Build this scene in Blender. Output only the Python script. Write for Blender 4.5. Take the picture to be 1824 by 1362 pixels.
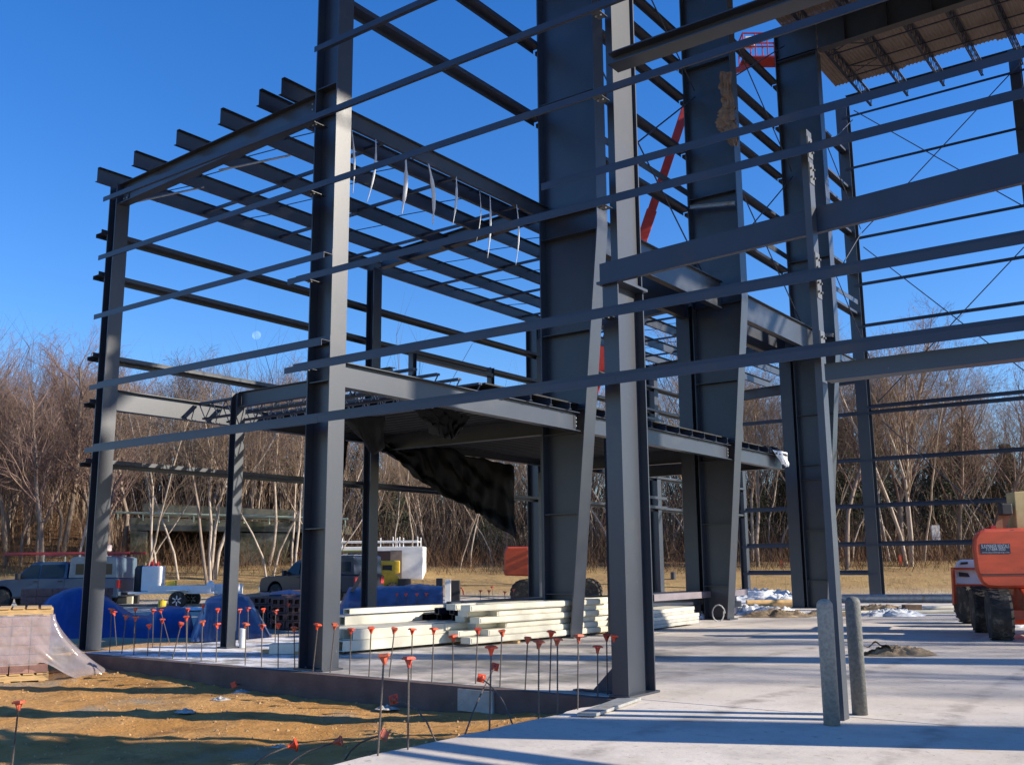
import bpy, math, random
from mathutils import Vector as V, Matrix, noise
R = math.radians
sc = bpy.context.scene
for o in list(bpy.data.objects): bpy.data.objects.remove(o)
col = sc.collection

# ------------------------------------------------------------------ camera
F, PITCH, ROLL, YAW, EYE = 1764.4, .18103, -.00744, .6361, 1.55
cy, sy = math.cos(YAW), math.sin(YAW)
A3 = Matrix(((cy, sy, 0), (0, 0, -1), (-sy, cy, 0)))
cp, sp, cr, sr = math.cos(PITCH), math.sin(PITCH), math.cos(ROLL), math.sin(ROLL)
M3 = Matrix(((cr, -sr, 0), (sr, cr, 0), (0, 0, 1))) @ Matrix(((1, 0, 0), (0, cp, sp), (0, -sp, cp))) @ A3
CAM = V((0, 0, EYE))
camd = bpy.data.cameras.new('camera'); cam = bpy.data.objects.new('camera', camd); col.objects.link(cam)
rows = [M3[0], -M3[1], -M3[2]]
cam.matrix_world = Matrix.Translation(CAM) @ Matrix((rows[0], rows[1], rows[2])).transposed().to_4x4()
camd.sensor_width = 36; camd.lens = F / 1824 * 36; camd.clip_end = 6000; camd.clip_start = .05
sc.camera = cam

# ------------------------------------------------------------------ sky, sun, exposure
SUN_AZ, SUN_EL = R(26.3), R(24.5)          # azimuth measured from +X towards +Y
world = bpy.data.worlds.new('World'); sc.world = world; world.use_nodes = True
wn = world.node_tree.nodes; wl = world.node_tree.links
bg = wn['Background']; sky = wn.new('ShaderNodeTexSky'); sky.sky_type = 'NISHITA'; sky.sun_disc = False
sky.sun_elevation = SUN_EL; sky.sun_rotation = math.pi / 2 - SUN_AZ
sky.air_density = 1.25; sky.dust_density = .15; sky.ozone_density = 3.0; sky.altitude = 100
hs = wn.new('ShaderNodeHueSaturation'); hs.inputs['Saturation'].default_value = 1.34
mx = wn.new('ShaderNodeMix'); mx.data_type = 'RGBA'; mx.blend_type = 'MULTIPLY'; mx.inputs['Factor'].default_value = 1; mx.inputs['B'].default_value = (.65, .76, 1.09, 1)
wl.new(sky.outputs[0], hs.inputs['Color']); wl.new(hs.outputs[0], mx.inputs['A']); wl.new(mx.outputs['Result'], bg.inputs[0]); bg.inputs[1].default_value = .112
sund = bpy.data.lights.new('sun', 'SUN'); sund.energy = 5.0; sund.angle = R(.5); sund.color = (1, .90, .75)
sun = bpy.data.objects.new('sun', sund); col.objects.link(sun)
SDIR = V((math.cos(SUN_EL) * math.cos(SUN_AZ), math.cos(SUN_EL) * math.sin(SUN_AZ), math.sin(SUN_EL)))
sun.rotation_euler = SDIR.to_track_quat('Z', 'Y').to_euler(); sun.location = SDIR * 90
sc.view_settings.view_transform = 'Standard'; sc.view_settings.look = 'None'
sc.view_settings.exposure = 0.75; sc.view_settings.gamma = 1; sc.view_settings.use_curve_mapping = False
sc.cycles.max_bounces = 6; sc.cycles.transparent_max_bounces = 8

# ------------------------------------------------------------------ pixel of the photograph -> point of the place
def ray(x, y): return M3.transposed() @ V(((x - 912) / F, (y - 681) / F, 1))
def pz(x, y, z=0.): d = ray(x, y); return CAM + d * ((z - EYE) / d.z)
def py(x, y, Y): d = ray(x, y); return CAM + d * (Y / d.y)
def px(x, y, X): d = ray(x, y); return CAM + d * (X / d.x)
FW = V((-sy, cy, 0)); RT = V((cy, sy, 0))
def pd(x, y, dd): d = ray(x, y); return CAM + d * (dd / d.dot(FW))
def sd(s, d, z=0.): return V((RT.x * s + FW.x * d, RT.y * s + FW.y * d, z))

# ------------------------------------------------------------------ objects
WPOS = {}
def tag(o, label=None, cat=None, group=None, kind=None):
    if label: o['label'] = label
    if cat: o['category'] = cat
    if group: o['group'] = group
    if kind: o['kind'] = kind
    return o
def thing(name, label, cat, loc=(0, 0, 0), group=None):
    o = bpy.data.objects.new(name, None); col.objects.link(o); o.location = loc; o.empty_display_size = .3
    WPOS[o.name] = V(loc); return tag(o, label, cat, group)
class MB:
    def __init__(s): s.v = []; s.f = []; s.m = []
    def add(s, vs, fs, mi=0):
        n = len(s.v); s.v += [tuple(v) for v in vs]; s.f += [tuple(i + n for i in f) for f in fs]; s.m += [mi] * len(fs); return s
    def obox(s, c, ax, ay, az, mi=0):          # half axes
        c, ax, ay, az = V(c), V(ax), V(ay), V(az)
        vs = [c + ax * i + ay * j + az * k for k in (-1, 1) for j in (-1, 1) for i in (-1, 1)]
        fs = [(0, 2, 3, 1), (4, 5, 7, 6), (0, 1, 5, 4), (2, 6, 7, 3), (0, 4, 6, 2), (1, 3, 7, 5)]
        if ax.cross(ay).dot(az) < 0: fs = [f[::-1] for f in fs]
        return s.add(vs, fs, mi)
    def box(s, a, b, mi=0):
        a, b = V(a), V(b); c = (a + b) / 2; h = (b - a) / 2
        return s.obox(c, (abs(h.x), 0, 0), (0, abs(h.y), 0), (0, 0, abs(h.z)), mi)
    def prism(s, pts, off, mi=0):
        pts = [V(p) for p in pts]; off = V(off); n = len(pts)
        vs = pts + [p + off for p in pts]
        fs = [tuple(range(n))[::-1], tuple(range(n, 2 * n))] + [(i, (i + 1) % n, n + (i + 1) % n, n + i) for i in range(n)]
        nrm = V((0, 0, 0))
        for i in range(n): nrm += pts[i].cross(pts[(i + 1) % n])
        if nrm.dot(off) < 0: fs = [f[::-1] for f in fs]
        return s.add(vs, fs, mi)
    def tube(s, a, b, r, r2=None, n=8, caps=True, mi=0):
        a, b = V(a), V(b); r2 = r if r2 is None else r2
        d = (b - a).normalized(); u = d.orthogonal().normalized(); w = d.cross(u)
        vs = []
        for p, q in ((a, r), (b, r2)):
            vs += [p + (u * math.cos(2 * math.pi * i / n) + w * math.sin(2 * math.pi * i / n)) * q for i in range(n)]
        fs = [(i, (i + 1) % n, n + (i + 1) % n, n + i) for i in range(n)]
        if caps: fs += [tuple(range(n))[::-1], tuple(range(n, 2 * n))]
        return s.add(vs, fs, mi)
    def path(s, pts, r, n=6, mi=0):
        for a, b in zip(pts, pts[1:]): s.tube(a, b, r, r, n, True, mi)
        return s
    def lathe(s, c, axis, prof, n=20, mi=0):   # prof: (along axis, radius)
        c, d = V(c), V(axis).normalized(); u = d.orthogonal().normalized(); w = d.cross(u); vs = []
        for t, r in prof: vs += [c + d * t + (u * math.cos(2 * math.pi * i / n) + w * math.sin(2 * math.pi * i / n)) * r for i in range(n)]
        fs = []
        for k in range(len(prof) - 1): fs += [(k * n + i, k * n + (i + 1) % n, (k + 1) * n + (i + 1) % n, (k + 1) * n + i) for i in range(n)]
        fs += [tuple(range(n))[::-1], tuple(range((len(prof) - 1) * n, len(prof) * n))]
        return s.add(vs, fs, mi)
    def grid(s, nu, nv, fn, mi=0, thick=0):
        P = [V(fn(i / (nu - 1), j / (nv - 1))) for j in range(nv) for i in range(nu)]
        fs = [(j * nu + i, j * nu + i + 1, (j + 1) * nu + i + 1, (j + 1) * nu + i) for j in range(nv - 1) for i in range(nu - 1)]
        return s.add(P, fs, mi)
    def ibeam(s, a, b, d, w, tf=.016, tw=.01, up=(0, 0, 1), mi=0):   # a,b: ends of the centre line
        a, b = V(a), V(b); ax = (b - a).normalized(); up = V(up); up = (up - ax * up.dot(ax)).normalized(); sd_ = ax.cross(up); L = (b - a) / 2; c = (a + b) / 2
        s.obox(c + up * (d / 2 - tf / 2), L, sd_ * w / 2, up * tf / 2, mi)
        s.obox(c - up * (d / 2 - tf / 2), L, sd_ * w / 2, up * tf / 2, mi)
        return s.obox(c, L, sd_ * tw / 2, up * (d / 2 - tf), mi)
    def zgirt(s, a, b, out, dep=.2, fl=.078, t=.007):   # a,b: outer top edge; web lies flat, flanges down (outer) and up (inner)
        a, b, out = V(a), V(b), V(out).normalized(); L = (b - a) / 2; c = (a + b) / 2; Z = V((0, 0, 1))
        s.obox(c - Z * fl / 2 - out * t / 2, L, out * t / 2, Z * fl / 2)
        s.obox(c - out * (t + (dep - 2 * t) / 2) - Z * t / 2, L, out * (dep - 2 * t) / 2, Z * t / 2)
        return s.obox(c - out * (dep - t / 2) + Z * (fl / 2 - t), L, out * t / 2, Z * fl / 2)
    def mesh(s, name, mats, org, smooth=False):
        me = bpy.data.meshes.new(name); me.from_pydata([(v[0] - org[0], v[1] - org[1], v[2] - org[2]) for v in s.v], [], s.f)
        for m in (mats if isinstance(mats, (list, tuple)) else [mats]): me.materials.append(m)
        if any(s.m): me.polygons.foreach_set('material_index', s.m)
        if smooth: me.polygons.foreach_set('use_smooth', [True] * len(me.polygons))
        return me
    def build(s, name, mats, parent=None, smooth=False, bevel=0, label=None, org=None):
        xs = list(zip(*s.v))
        if org is None: org = V(((min(xs[0]) + max(xs[0])) / 2, (min(xs[1]) + max(xs[1])) / 2, min(xs[2])))
        org = V(org); o = bpy.data.objects.new(name, s.mesh(name, mats, org, smooth)); col.objects.link(o)
        WPOS[o.name] = org
        if parent: o.parent = parent; o.location = org - WPOS[parent.name]
        else: o.location = org
        if bevel:
            b = o.modifiers.new('bevel', 'BEVEL'); b.width = bevel; b.segments = 2; b.limit_method = 'ANGLE'
        if label: o['label'] = label
        return o
def copy_tree(o, loc=None, rz=0, scl=1, label=None, group=None, cat=None, name=None):
    c = o.copy(); col.objects.link(c); WPOS[c.name] = V(loc) if loc is not None else WPOS[o.name]
    if loc is not None: c.location = loc
    c.rotation_euler = (0, 0, rz); c.scale = scl if isinstance(scl, (tuple, list)) else (scl,) * 3
    if label: c['label'] = label
    if group: c['group'] = group
    for ch in o.children:
        k = ch.copy(); col.objects.link(k); k.parent = c
        for g in ch.children: q = g.copy(); col.objects.link(q); q.parent = k
    return c
ORD = ['first', 'second', 'third', 'fourth', 'fifth', 'sixth', 'seventh', 'eighth', 'ninth', 'tenth', 'eleventh', 'twelfth', 'thirteenth', 'fourteenth', 'fifteenth', 'sixteenth', 'seventeenth', 'eighteenth', 'nineteenth', 'twentieth', 'twenty-first', 'twenty-second', 'twenty-third', 'twenty-fourth', 'twenty-fifth', 'twenty-sixth', 'twenty-seventh', 'twenty-eighth', 'twenty-ninth', 'thirtieth', 'thirty-first', 'thirty-second', 'thirty-third', 'thirty-fourth', 'thirty-fifth', 'thirty-sixth', 'thirty-seventh', 'thirty-eighth', 'thirty-ninth', 'fortieth', 'forty-first', 'forty-second', 'forty-third', 'forty-fourth', 'forty-fifth', 'forty-sixth']

# ------------------------------------------------------------------ materials
def mat(name, base, rough=.6, metal=0., var=.15, scale=6., bump=.0, bscale=40., spec=.5, alpha=1., c2=None, c2amt=.5, c2scale=2., sharp=.1, coat=0, stretch=None, spk=0):
    m = bpy.data.materials.new(name); m.use_nodes = True; nt = m.node_tree; N, L = nt.nodes, nt.links
    b = N['Principled BSDF']; tc = N.new('ShaderNodeTexCoord'); src = tc.outputs['Object']
    if stretch:
        mp = N.new('ShaderNodeMapping'); mp.inputs['Scale'].default_value = stretch; L.new(src, mp.inputs['Vector']); src = mp.outputs[0]
    n = N.new('ShaderNodeTexNoise'); n.inputs['Scale'].default_value = scale; n.inputs['Detail'].default_value = 6; L.new(src, n.inputs['Vector'])
    r = N.new('ShaderNodeValToRGB'); e = r.color_ramp.elements
    e[0].position = .3; e[1].position = .7
    e[0].color = tuple(c * (1 - var) for c in base) + (1,); e[1].color = tuple(min(1, c * (1 + var)) for c in base) + (1,)
    L.new(n.outputs['Fac'], r.inputs[0]); out = r.outputs[0]
    if c2:
        n2 = N.new('ShaderNodeTexNoise'); n2.inputs['Scale'].default_value = c2scale; n2.inputs['Detail'].default_value = 8; n2.inputs['Roughness'].default_value = .65; L.new(src, n2.inputs['Vector'])
        r2 = N.new('ShaderNodeValToRGB'); r2.color_ramp.elements[0].position = 1 - c2amt - sharp / 2; r2.color_ramp.elements[1].position = 1 - c2amt + sharp / 2
        L.new(n2.outputs['Fac'], r2.inputs[0])
        mx = N.new('ShaderNodeMix'); mx.data_type = 'RGBA'; L.new(r2.outputs[0], mx.inputs['Factor']); L.new(out, mx.inputs['A']); mx.inputs['B'].default_value = tuple(c2) + (1,); out = mx.outputs['Result']
    if spk:      # pale scuffs and rust-brown rub marks on the paint
        for sc_, lo, cc in ((14., .66, (.16, .16, .16)), (5., .64, (.075, .045, .032))):
            n3 = N.new('ShaderNodeTexNoise'); n3.inputs['Scale'].default_value = sc_; n3.inputs['Detail'].default_value = 10; n3.inputs['Roughness'].default_value = .72; L.new(src, n3.inputs['Vector'])
            m3 = N.new('ShaderNodeMapRange'); m3.inputs['From Min'].default_value = lo; m3.inputs['From Max'].default_value = lo + .05; L.new(n3.outputs['Fac'], m3.inputs[0])
            x3 = N.new('ShaderNodeMix'); x3.data_type = 'RGBA'; L.new(m3.outputs[0], x3.inputs['Factor']); L.new(out, x3.inputs['A']); x3.inputs['B'].default_value = cc + (1,); out = x3.outputs['Result']
    L.new(out, b.inputs['Base Color'])
    b.inputs['Roughness'].default_value = rough; b.inputs['Metallic'].default_value = metal; b.inputs['Specular IOR Level'].default_value = spec
    b.inputs['Alpha'].default_value = alpha; b.inputs['Coat Weight'].default_value = coat
    if bump:
        nb = N.new('ShaderNodeTexNoise'); nb.inputs['Scale'].default_value = bscale; nb.inputs['Detail'].default_value = 6; L.new(src, nb.inputs['Vector'])
        bp = N.new('ShaderNodeBump'); bp.inputs['Strength'].default_value = bump; bp.inputs['Distance'].default_value = .02
        L.new(nb.outputs['Fac'], bp.inputs['Height']); L.new(bp.outputs[0], b.inputs['Normal'])
    return m
STEEL = mat('steel_grey_primer', (.025, .033, .050), rough=.37, var=.10, scale=1.3, bump=.05, bscale=90, spec=.75, spk=1, c2=(.042, .045, .053), c2amt=.36, c2scale=1.7, sharp=.25)
STEEL_D = mat('steel_girt_coating', (.024, .034, .060), spec=.5, rough=.40, var=.14, scale=2., bump=.04, bscale=80, c2=(.06, .05, .048), c2amt=.34, c2scale=1.2, sharp=.2)
GALV = mat('galvanised_steel', (.38, .39, .38), rough=.45, metal=.35, var=.22, scale=9, c2=(.30, .22, .14), c2amt=.36, c2scale=3., sharp=.15, bump=.1, bscale=50)
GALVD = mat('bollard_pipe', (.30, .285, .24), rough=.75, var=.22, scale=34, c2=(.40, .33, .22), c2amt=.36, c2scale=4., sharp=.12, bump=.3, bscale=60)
GALVS = mat('shaded_bollard_pipe', (.13, .135, .13), rough=.75, var=.25, scale=30, bump=.3, bscale=60)  # darker copy of the bollard pipe: the door post's shade is put into the colour
DECK = mat('roof_deck_soffit', (.20, .16, .14), rough=.8, var=.12, scale=1.5, bump=.1, bscale=10)  # brown tint of light bounced off the ground is put into the deck colour
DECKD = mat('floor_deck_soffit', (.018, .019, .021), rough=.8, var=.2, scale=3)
BLACK = mat('black_tarp', (.003, .0035, .004), rough=.5, spec=.12, var=.3, scale=3, bump=.5, bscale=4)
RUST = mat('rebar_steel', (.10, .085, .075), rough=.75, var=.3, scale=30, c2=(.2, .10, .05), c2amt=.4, c2scale=9)
ORCAP = mat('orange_plastic', (.72, .085, .03), rough=.5, var=.22, scale=9, c2=(.5, .09, .05), c2amt=.4, c2scale=20)
ORANGE = mat('orange_machine_paint', (.60, .075, .025), rough=.42, var=.15, scale=2.2, c2=(.14, .035, .02), c2amt=.34, c2scale=3.4, sharp=.06, stretch=(1, 1, 3), coat=.2)
RED = mat('red_paint', (.36, .022, .022), rough=.45, var=.15)
RUBBER = mat('tyre_rubber', (.035, .031, .027), rough=.9, var=.4, scale=7, c2=(.13, .11, .085), c2amt=.42, c2scale=4, bump=.5, bscale=20)
WHITE = mat('white_paint', (.78, .78, .76), rough=.5, var=.05, scale=3)
CREAM = mat('cream_painted_steel', (.70, .66, .53), rough=.5, var=.08, scale=1.5, c2=(.56, .52, .41), c2amt=.35, c2scale=2.2, sharp=.3)
WOOD = mat('pine_wood', (.50, .33, .15), rough=.8, var=.25, scale=4, bump=.3, bscale=30, stretch=(1, 1, 8))
WOODD = mat('weathered_wood', (.17, .11, .07), rough=.85, var=.3, scale=5, bump=.3, bscale=30)
BLOCK = mat('maroon_block', (.17, .10, .09), rough=.9, var=.2, scale=9, bump=.5, bscale=60)
PINKB = mat('pink_brown_brick', (.36, .20, .165), rough=.9, var=.2, scale=8, bump=.4, bscale=60)
BLUET = mat('blue_tarp', (.014, .042, .21), rough=.42, var=.25, scale=2, bump=.35, bscale=9)
BLUEF = mat('faded_blue_film', (.10, .15, .30), rough=.3, var=.3, scale=3, bump=.6, bscale=9, alpha=.82)
YELLOW = mat('yellow_paint', (.70, .46, .04), rough=.5, var=.15)
TRUCKP = mat('slate_blue_metallic_paint', (.04, .075, .125), rough=.35, metal=0, var=.1, scale=1, coat=.2)
NAVY = mat('dark_navy_paint', (.010, .013, .028), rough=.35, var=.1, coat=.15)
GLASS = mat('dark_window_glass', (.02, .03, .035), rough=.08, var=.05, spec=.35)
CHROME = mat('bright_metal', (.6, .6, .62), rough=.22, metal=1, var=.05)
DARKP = mat('dark_plastic', (.03, .03, .032), rough=.6, var=.2)
TAN = mat('tan_canvas', (.27, .20, .125), rough=.9, var=.25, scale=5, bump=.5, bscale=16, c2=(.13, .09, .06), c2amt=.4, c2scale=3)
CARD = mat('torn_brown_paper', (.24, .15, .10), rough=.85, var=.35, scale=6, bump=.5, bscale=14)
SNOWP = mat('white_plastic_sheet', (.72, .75, .78), rough=.35, var=.12, scale=6, bump=.8, bscale=9)
CONC = mat('old_concrete', (.22, .215, .165), rough=.9, var=.25, scale=.7, bump=.3, bscale=6, c2=(.09, .095, .055), c2amt=.48, c2scale=.5)
FOUND = mat('maroon_foundation_coating', (.13, .086, .072), rough=.85, var=.22, scale=3, bump=.4, bscale=25, c2=(.22, .17, .13), c2amt=.30, c2scale=2.5)
BARK = mat('grey_brown_bark', (.24, .185, .145), rough=.95, var=.35, scale=6, bump=.6, bscale=14, stretch=(1, 1, .25))
BARKL = mat('pale_bark', (.42, .345, .275), rough=.9, var=.25, scale=4, bump=.4, bscale=14, c2=(.22, .17, .13), c2amt=.40, c2scale=2.5, stretch=(1, 1, .4))
TWIG = mat('red_brown_twigs', (.20, .125, .105), rough=.9, var=.4, scale=.6, c2=(.22, .155, .11), c2amt=.45, c2scale=.3, sharp=.3)
TWIG2 = mat('tan_twigs', (.22, .155, .105), rough=.9, var=.4, scale=.6)
TWIG3 = mat('dark_twigs', (.07, .05, .037), rough=.95, var=.4, scale=.6)
BRUSH = mat('dry_brush', (.16, .085, .04), rough=.95, var=.5, scale=.4, c2=(.08, .05, .03), c2amt=.5, c2scale=.25, sharp=.3)
PINE = mat('conifer_needles', (.045, .058, .028), rough=.9, var=.4, scale=.8)
MOON = mat('moon_rock', (.8, .82, .85), rough=1, var=.2, scale=.02)

def film(name, c, tr, rough=.15):
    m = mat(name, c, rough=rough, var=.1, bump=1., bscale=5, spec=.9)
    nt = m.node_tree; N, L = nt.nodes, nt.links; b = N['Principled BSDF']; o = N['Material Output']
    t = N.new('ShaderNodeBsdfTransparent'); mx = N.new('ShaderNodeMixShader'); n = N.new('ShaderNodeTexNoise'); n.inputs['Scale'].default_value = 5
    mr = N.new('ShaderNodeMapRange'); mr.inputs['To Min'].default_value = tr + .12; mr.inputs['To Max'].default_value = tr - .12
    L.new(n.outputs['Fac'], mr.inputs[0]); L.new(mr.outputs[0], mx.inputs[0]); L.new(b.outputs[0], mx.inputs[1]); L.new(t.outputs[0], mx.inputs[2]); L.new(mx.outputs[0], o.inputs[0])
    return m
CLEAR = film('cloudy_clear_film', (.46, .40, .40), .50, .12)

def slab_mat():
    m = bpy.data.materials.new('concrete_slab'); m.use_nodes = True; nt = m.node_tree; N, L = nt.nodes, nt.links; b = N['Principled BSDF']
    tc = N.new('ShaderNodeTexCoord'); P = tc.outputs['Object']
    def nz(s, d=6, rg=.6, st=None):
        n = N.new('ShaderNodeTexNoise'); n.inputs['Scale'].default_value = s; n.inputs['Detail'].default_value = d; n.inputs['Roughness'].default_value = rg
        if st:
            mp = N.new('ShaderNodeMapping'); mp.inputs['Scale'].default_value = st; L.new(P, mp.inputs[0]); L.new(mp.outputs[0], n.inputs['Vector'])
        else: L.new(P, n.inputs['Vector'])
        return n.outputs['Fac']
    def ramp(f, a, b_):
        r = N.new('ShaderNodeMapRange'); r.inputs['From Min'].default_value = a; r.inputs['From Max'].default_value = b_; L.new(f, r.inputs[0]); return r.outputs[0]
    def mixc(f, a, b_):
        x = N.new('ShaderNodeMix'); x.data_type = 'RGBA'; L.new(f, x.inputs['Factor'])
        for s_, v in (('A', a), ('B', b_)):
            if isinstance(v, tuple): x.inputs[s_].default_value = v + (1,)
            else: L.new(v, x.inputs[s_])
        return x.outputs['Result']
    c = mixc(ramp(nz(.35), .35, .65), (.585, .515, .44), (.70, .635, .56))
    c = mixc(ramp(nz(.9, 9, .7), .48, .72), c, (.44, .40, .35)); c = mixc(ramp(nz(9, 5), .60, .72), c, (.36, .32, .27))
    c = mixc(ramp(nz(22, 3), .67, .72), c, (.20, .165, .13))
    c = mixc(ramp(nz(1.1, 8, .7, (1, 3, 1)), .60, .72), c, (.52, .40, .27))
    wv = N.new('ShaderNodeTexWave'); wv.inputs['Scale'].default_value = .16; wv.inputs['Distortion'].default_value = 5.5; wv.inputs['Detail'].default_value = 3; wv.inputs['Detail Scale'].default_value = .35; L.new(P, wv.inputs['Vector'])
    tm = N.new('ShaderNodeMath'); tm.operation = 'MULTIPLY'; L.new(ramp(wv.outputs['Fac'], .93, 1.0), tm.inputs[0]); L.new(ramp(nz(2.5, 6), .42, .62), tm.inputs[1]); c = mixc(tm.outputs[0], c, (.34, .30, .26))
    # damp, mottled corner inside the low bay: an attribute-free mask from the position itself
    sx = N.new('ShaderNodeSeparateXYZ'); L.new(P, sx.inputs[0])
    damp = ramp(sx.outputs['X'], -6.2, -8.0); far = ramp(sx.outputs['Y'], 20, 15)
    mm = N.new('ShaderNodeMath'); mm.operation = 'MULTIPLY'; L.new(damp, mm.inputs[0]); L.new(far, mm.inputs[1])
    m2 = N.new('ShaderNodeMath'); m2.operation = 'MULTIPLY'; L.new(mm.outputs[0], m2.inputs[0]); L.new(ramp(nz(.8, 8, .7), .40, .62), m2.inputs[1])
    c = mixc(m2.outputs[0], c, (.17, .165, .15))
    fr = ramp(sx.outputs['X'], -11, -14); m3 = N.new('ShaderNodeMath'); m3.operation = 'MULTIPLY'; L.new(fr, m3.inputs[0]); L.new(ramp(nz(1.2, 9, .75, (1, 1.6, 1)), .47, .52), m3.inputs[1])
    c = mixc(m3.outputs[0], c, (.80, .80, .82))
    L.new(c, b.inputs['Base Color']); b.inputs['Roughness'].default_value = .75
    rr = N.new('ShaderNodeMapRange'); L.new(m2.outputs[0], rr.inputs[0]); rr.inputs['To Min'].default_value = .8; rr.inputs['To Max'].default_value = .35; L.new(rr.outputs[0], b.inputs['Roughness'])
    bp = N.new('ShaderNodeBump'); bp.inputs['Strength'].default_value = .35; bp.inputs['Distance'].default_value = .01; L.new(nz(18, 8), bp.inputs['Height']); L.new(bp.outputs[0], b.inputs['Normal'])
    return m
SLAB = slab_mat()

# ------------------------------------------------------------------ ground
def sm(a, b, x):
    t = max(0., min(1., (x - a) / (b - a))); return t * t * (3 - 2 * t)
EDGE_Y, EDGE_X, SLAB_L, SLAB_F = 10.48, -6.09, -17.62, 42.6
def terrain(p):
    d = p.dot(FW); s = p.dot(RT)
    z = -.34 + .24 * sm(19, 24, d - .35 * s * 0)
    z += .08 * sm(30, 38, d)
    left = sm(-4, -20, s)
    z += 1.55 * sm(45, 60, d) + .045 * max(0, d - 60) * (1 - .5 * sm(120, 300, d))
    gap = sm(-25.5, -23.5, s * 60 / max(d, 1)) * (1 - sm(-14, -11, s * 60 / max(d, 1))); z += left * 3.6 * sm(56, 70, d) * (1 - .9 * gap * (1 - sm(68, 74, d)))
    if d < 24 and p.y < EDGE_Y + .2: z += .17 * sm(-12, -18, p.x) * sm(9.4, 10.3, p.y) + .13 * sm(-9, -6.5, p.x)
    if d > 40: z += .12 * noise.noise(V((p.x * .25, p.y * .25, 1)))
    if d < 30: z += .035 * noise.noise(V((p.x * .8, p.y * .8, 0))) + .030 * noise.noise(V((p.x * 2.6, p.y * 2.6, 5))) - .022 * abs(noise.noise(V((p.x * 1.3 + p.y * .6, p.y * 1.5, 9)))) + .022 * noise.noise(V((p.x * 6, p.y * 6, 2)))
    inslab = (p.x > SLAB_L + .1 and EDGE_Y + .1 < p.y < SLAB_F - .1) or (p.x > EDGE_X + .1 and p.y <= EDGE_Y + .3)
    if inslab: z = -.45
    return z
def ground():
    dr = [-12 + i for i in range(14)] + [2 + .14 * i for i in range(120)] + [18.8 + .5 * i for i in range(100)] + [69 + 2 * i for i in range(40)] + [150 + 60 * i for i in range(28)]
    ns = 190; vs, fs, zone = [], [], []
    for d in dr:
        w = 22 + max(0, d) * 1.05
        for k in range(ns):
            u = k / (ns - 1) * 2 - 1; s = w * (u * .6 + .4 * u ** 3)
            if d < 20: s = -14 + (k / (ns - 1)) * 34 if 0 < k < ns - 1 else (-60 if k == 0 else 60)
            p = sd(s, d); vs.append((p.x, p.y, terrain(p)))
            zone.append((sm(21, 26, d), sm(44, 50, d), sm(56, 63, d), 1))
    for j in range(len(dr) - 1):
        for k in range(ns - 1): a = j * ns + k; fs.append((a, a + 1, a + ns + 1, a + ns))
    me = bpy.data.meshes.new('ground'); me.from_pydata(vs, [], fs); at = me.color_attributes.new('zone', 'FLOAT_COLOR', 'POINT')
    at.data.foreach_set('color', [c for z in zone for c in z]); me.polygons.foreach_set('use_smooth', [True] * len(fs))
    m = bpy.data.materials.new('soil_gravel_and_dry_grass'); m.use_nodes = True; nt = m.node_tree; N, L = nt.nodes, nt.links; b = N['Principled BSDF']
    tc = N.new('ShaderNodeTexCoord'); P = tc.outputs['Object']; a = N.new('ShaderNodeAttribute'); a.attribute_name = 'zone'; sep = N.new('ShaderNodeSeparateColor'); L.new(a.outputs['Color'], sep.inputs[0])
    def two(c1, c2, s, lo=.35, hi=.65, det=8):
        n = N.new('ShaderNodeTexNoise'); n.inputs['Scale'].default_value = s; n.inputs['Detail'].default_value = det; n.inputs['Roughness'].default_value = .65; L.new(P, n.inputs['Vector'])
        mr = N.new('ShaderNodeMapRange'); mr.inputs['From Min'].default_value = lo; mr.inputs['From Max'].default_value = hi; L.new(n.outputs['Fac'], mr.inputs[0])
        return mix(mr.outputs[0], c1, c2)
    def mix(f, c1, c2):
        x = N.new('ShaderNodeMix'); x.data_type = 'RGBA'; L.new(f, x.inputs['Factor'])
        for s_, v in (('A', c1), ('B', c2)):
            if isinstance(v, tuple): x.inputs[s_].default_value = v + (1,)
            else: L.new(v, x.inputs[s_])
        return x.outputs['Result']
    dirt = two((.46, .225, .06), (.55, .31, .115), .7); dirt = two(dirt, (.24, .125, .045), 1.6, .52, .72); dirt = two(dirt, (.36, .27, .17), .5, .56, .66); dirt = two(dirt, (.50, .45, .38), 5, .66, .72)
    grav = two((.42, .36, .27), (.55, .50, .43), .6); grav = two(grav, (.70, .70, .70), .35, .6, .66); grav = two(grav, (.2, .16, .12), 3, .6, .7)
    grass = two((.40, .27, .11), (.30, .19, .085), .5); grass = two(grass, (.14, .11, .045), 1.6, .56, .68); grass = two(grass, (.46, .34, .17), 6, .55, .7)
    leaf = two((.19, .095, .04), (.10, .06, .03), .6); leaf = two(leaf, (.28, .16, .08), 4, .55, .7)
    c = mix(sep.outputs[0], dirt, grav); c = mix(sep.outputs[1], c, grass); c = mix(sep.outputs[2], c, leaf)
    L.new(c, b.inputs['Base Color']); b.inputs['Roughness'].default_value = .95; b.inputs['Specular IOR Level'].default_value = .2
    n = N.new('ShaderNodeTexNoise'); n.inputs['Scale'].default_value = 7; n.inputs['Detail'].default_value = 10; n.inputs['Roughness'].default_value = .7; L.new(P, n.inputs['Vector'])
    bp = N.new('ShaderNodeBump'); bp.inputs['Strength'].default_value = .9; bp.inputs['Distance'].default_value = .06; L.new(n.outputs['Fac'], bp.inputs['Height']); L.new(bp.outputs[0], b.inputs['Normal'])
    me.materials.append(m); o = bpy.data.objects.new('ground', me); col.objects.link(o); tag(o, kind='structure')
ground()
o = MB().box((SLAB_L, EDGE_Y, -.6), (16, SLAB_F, 0)).build('building_slab', SLAB, org=(0, 0, 0)); tag(o, kind='structure')
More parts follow.
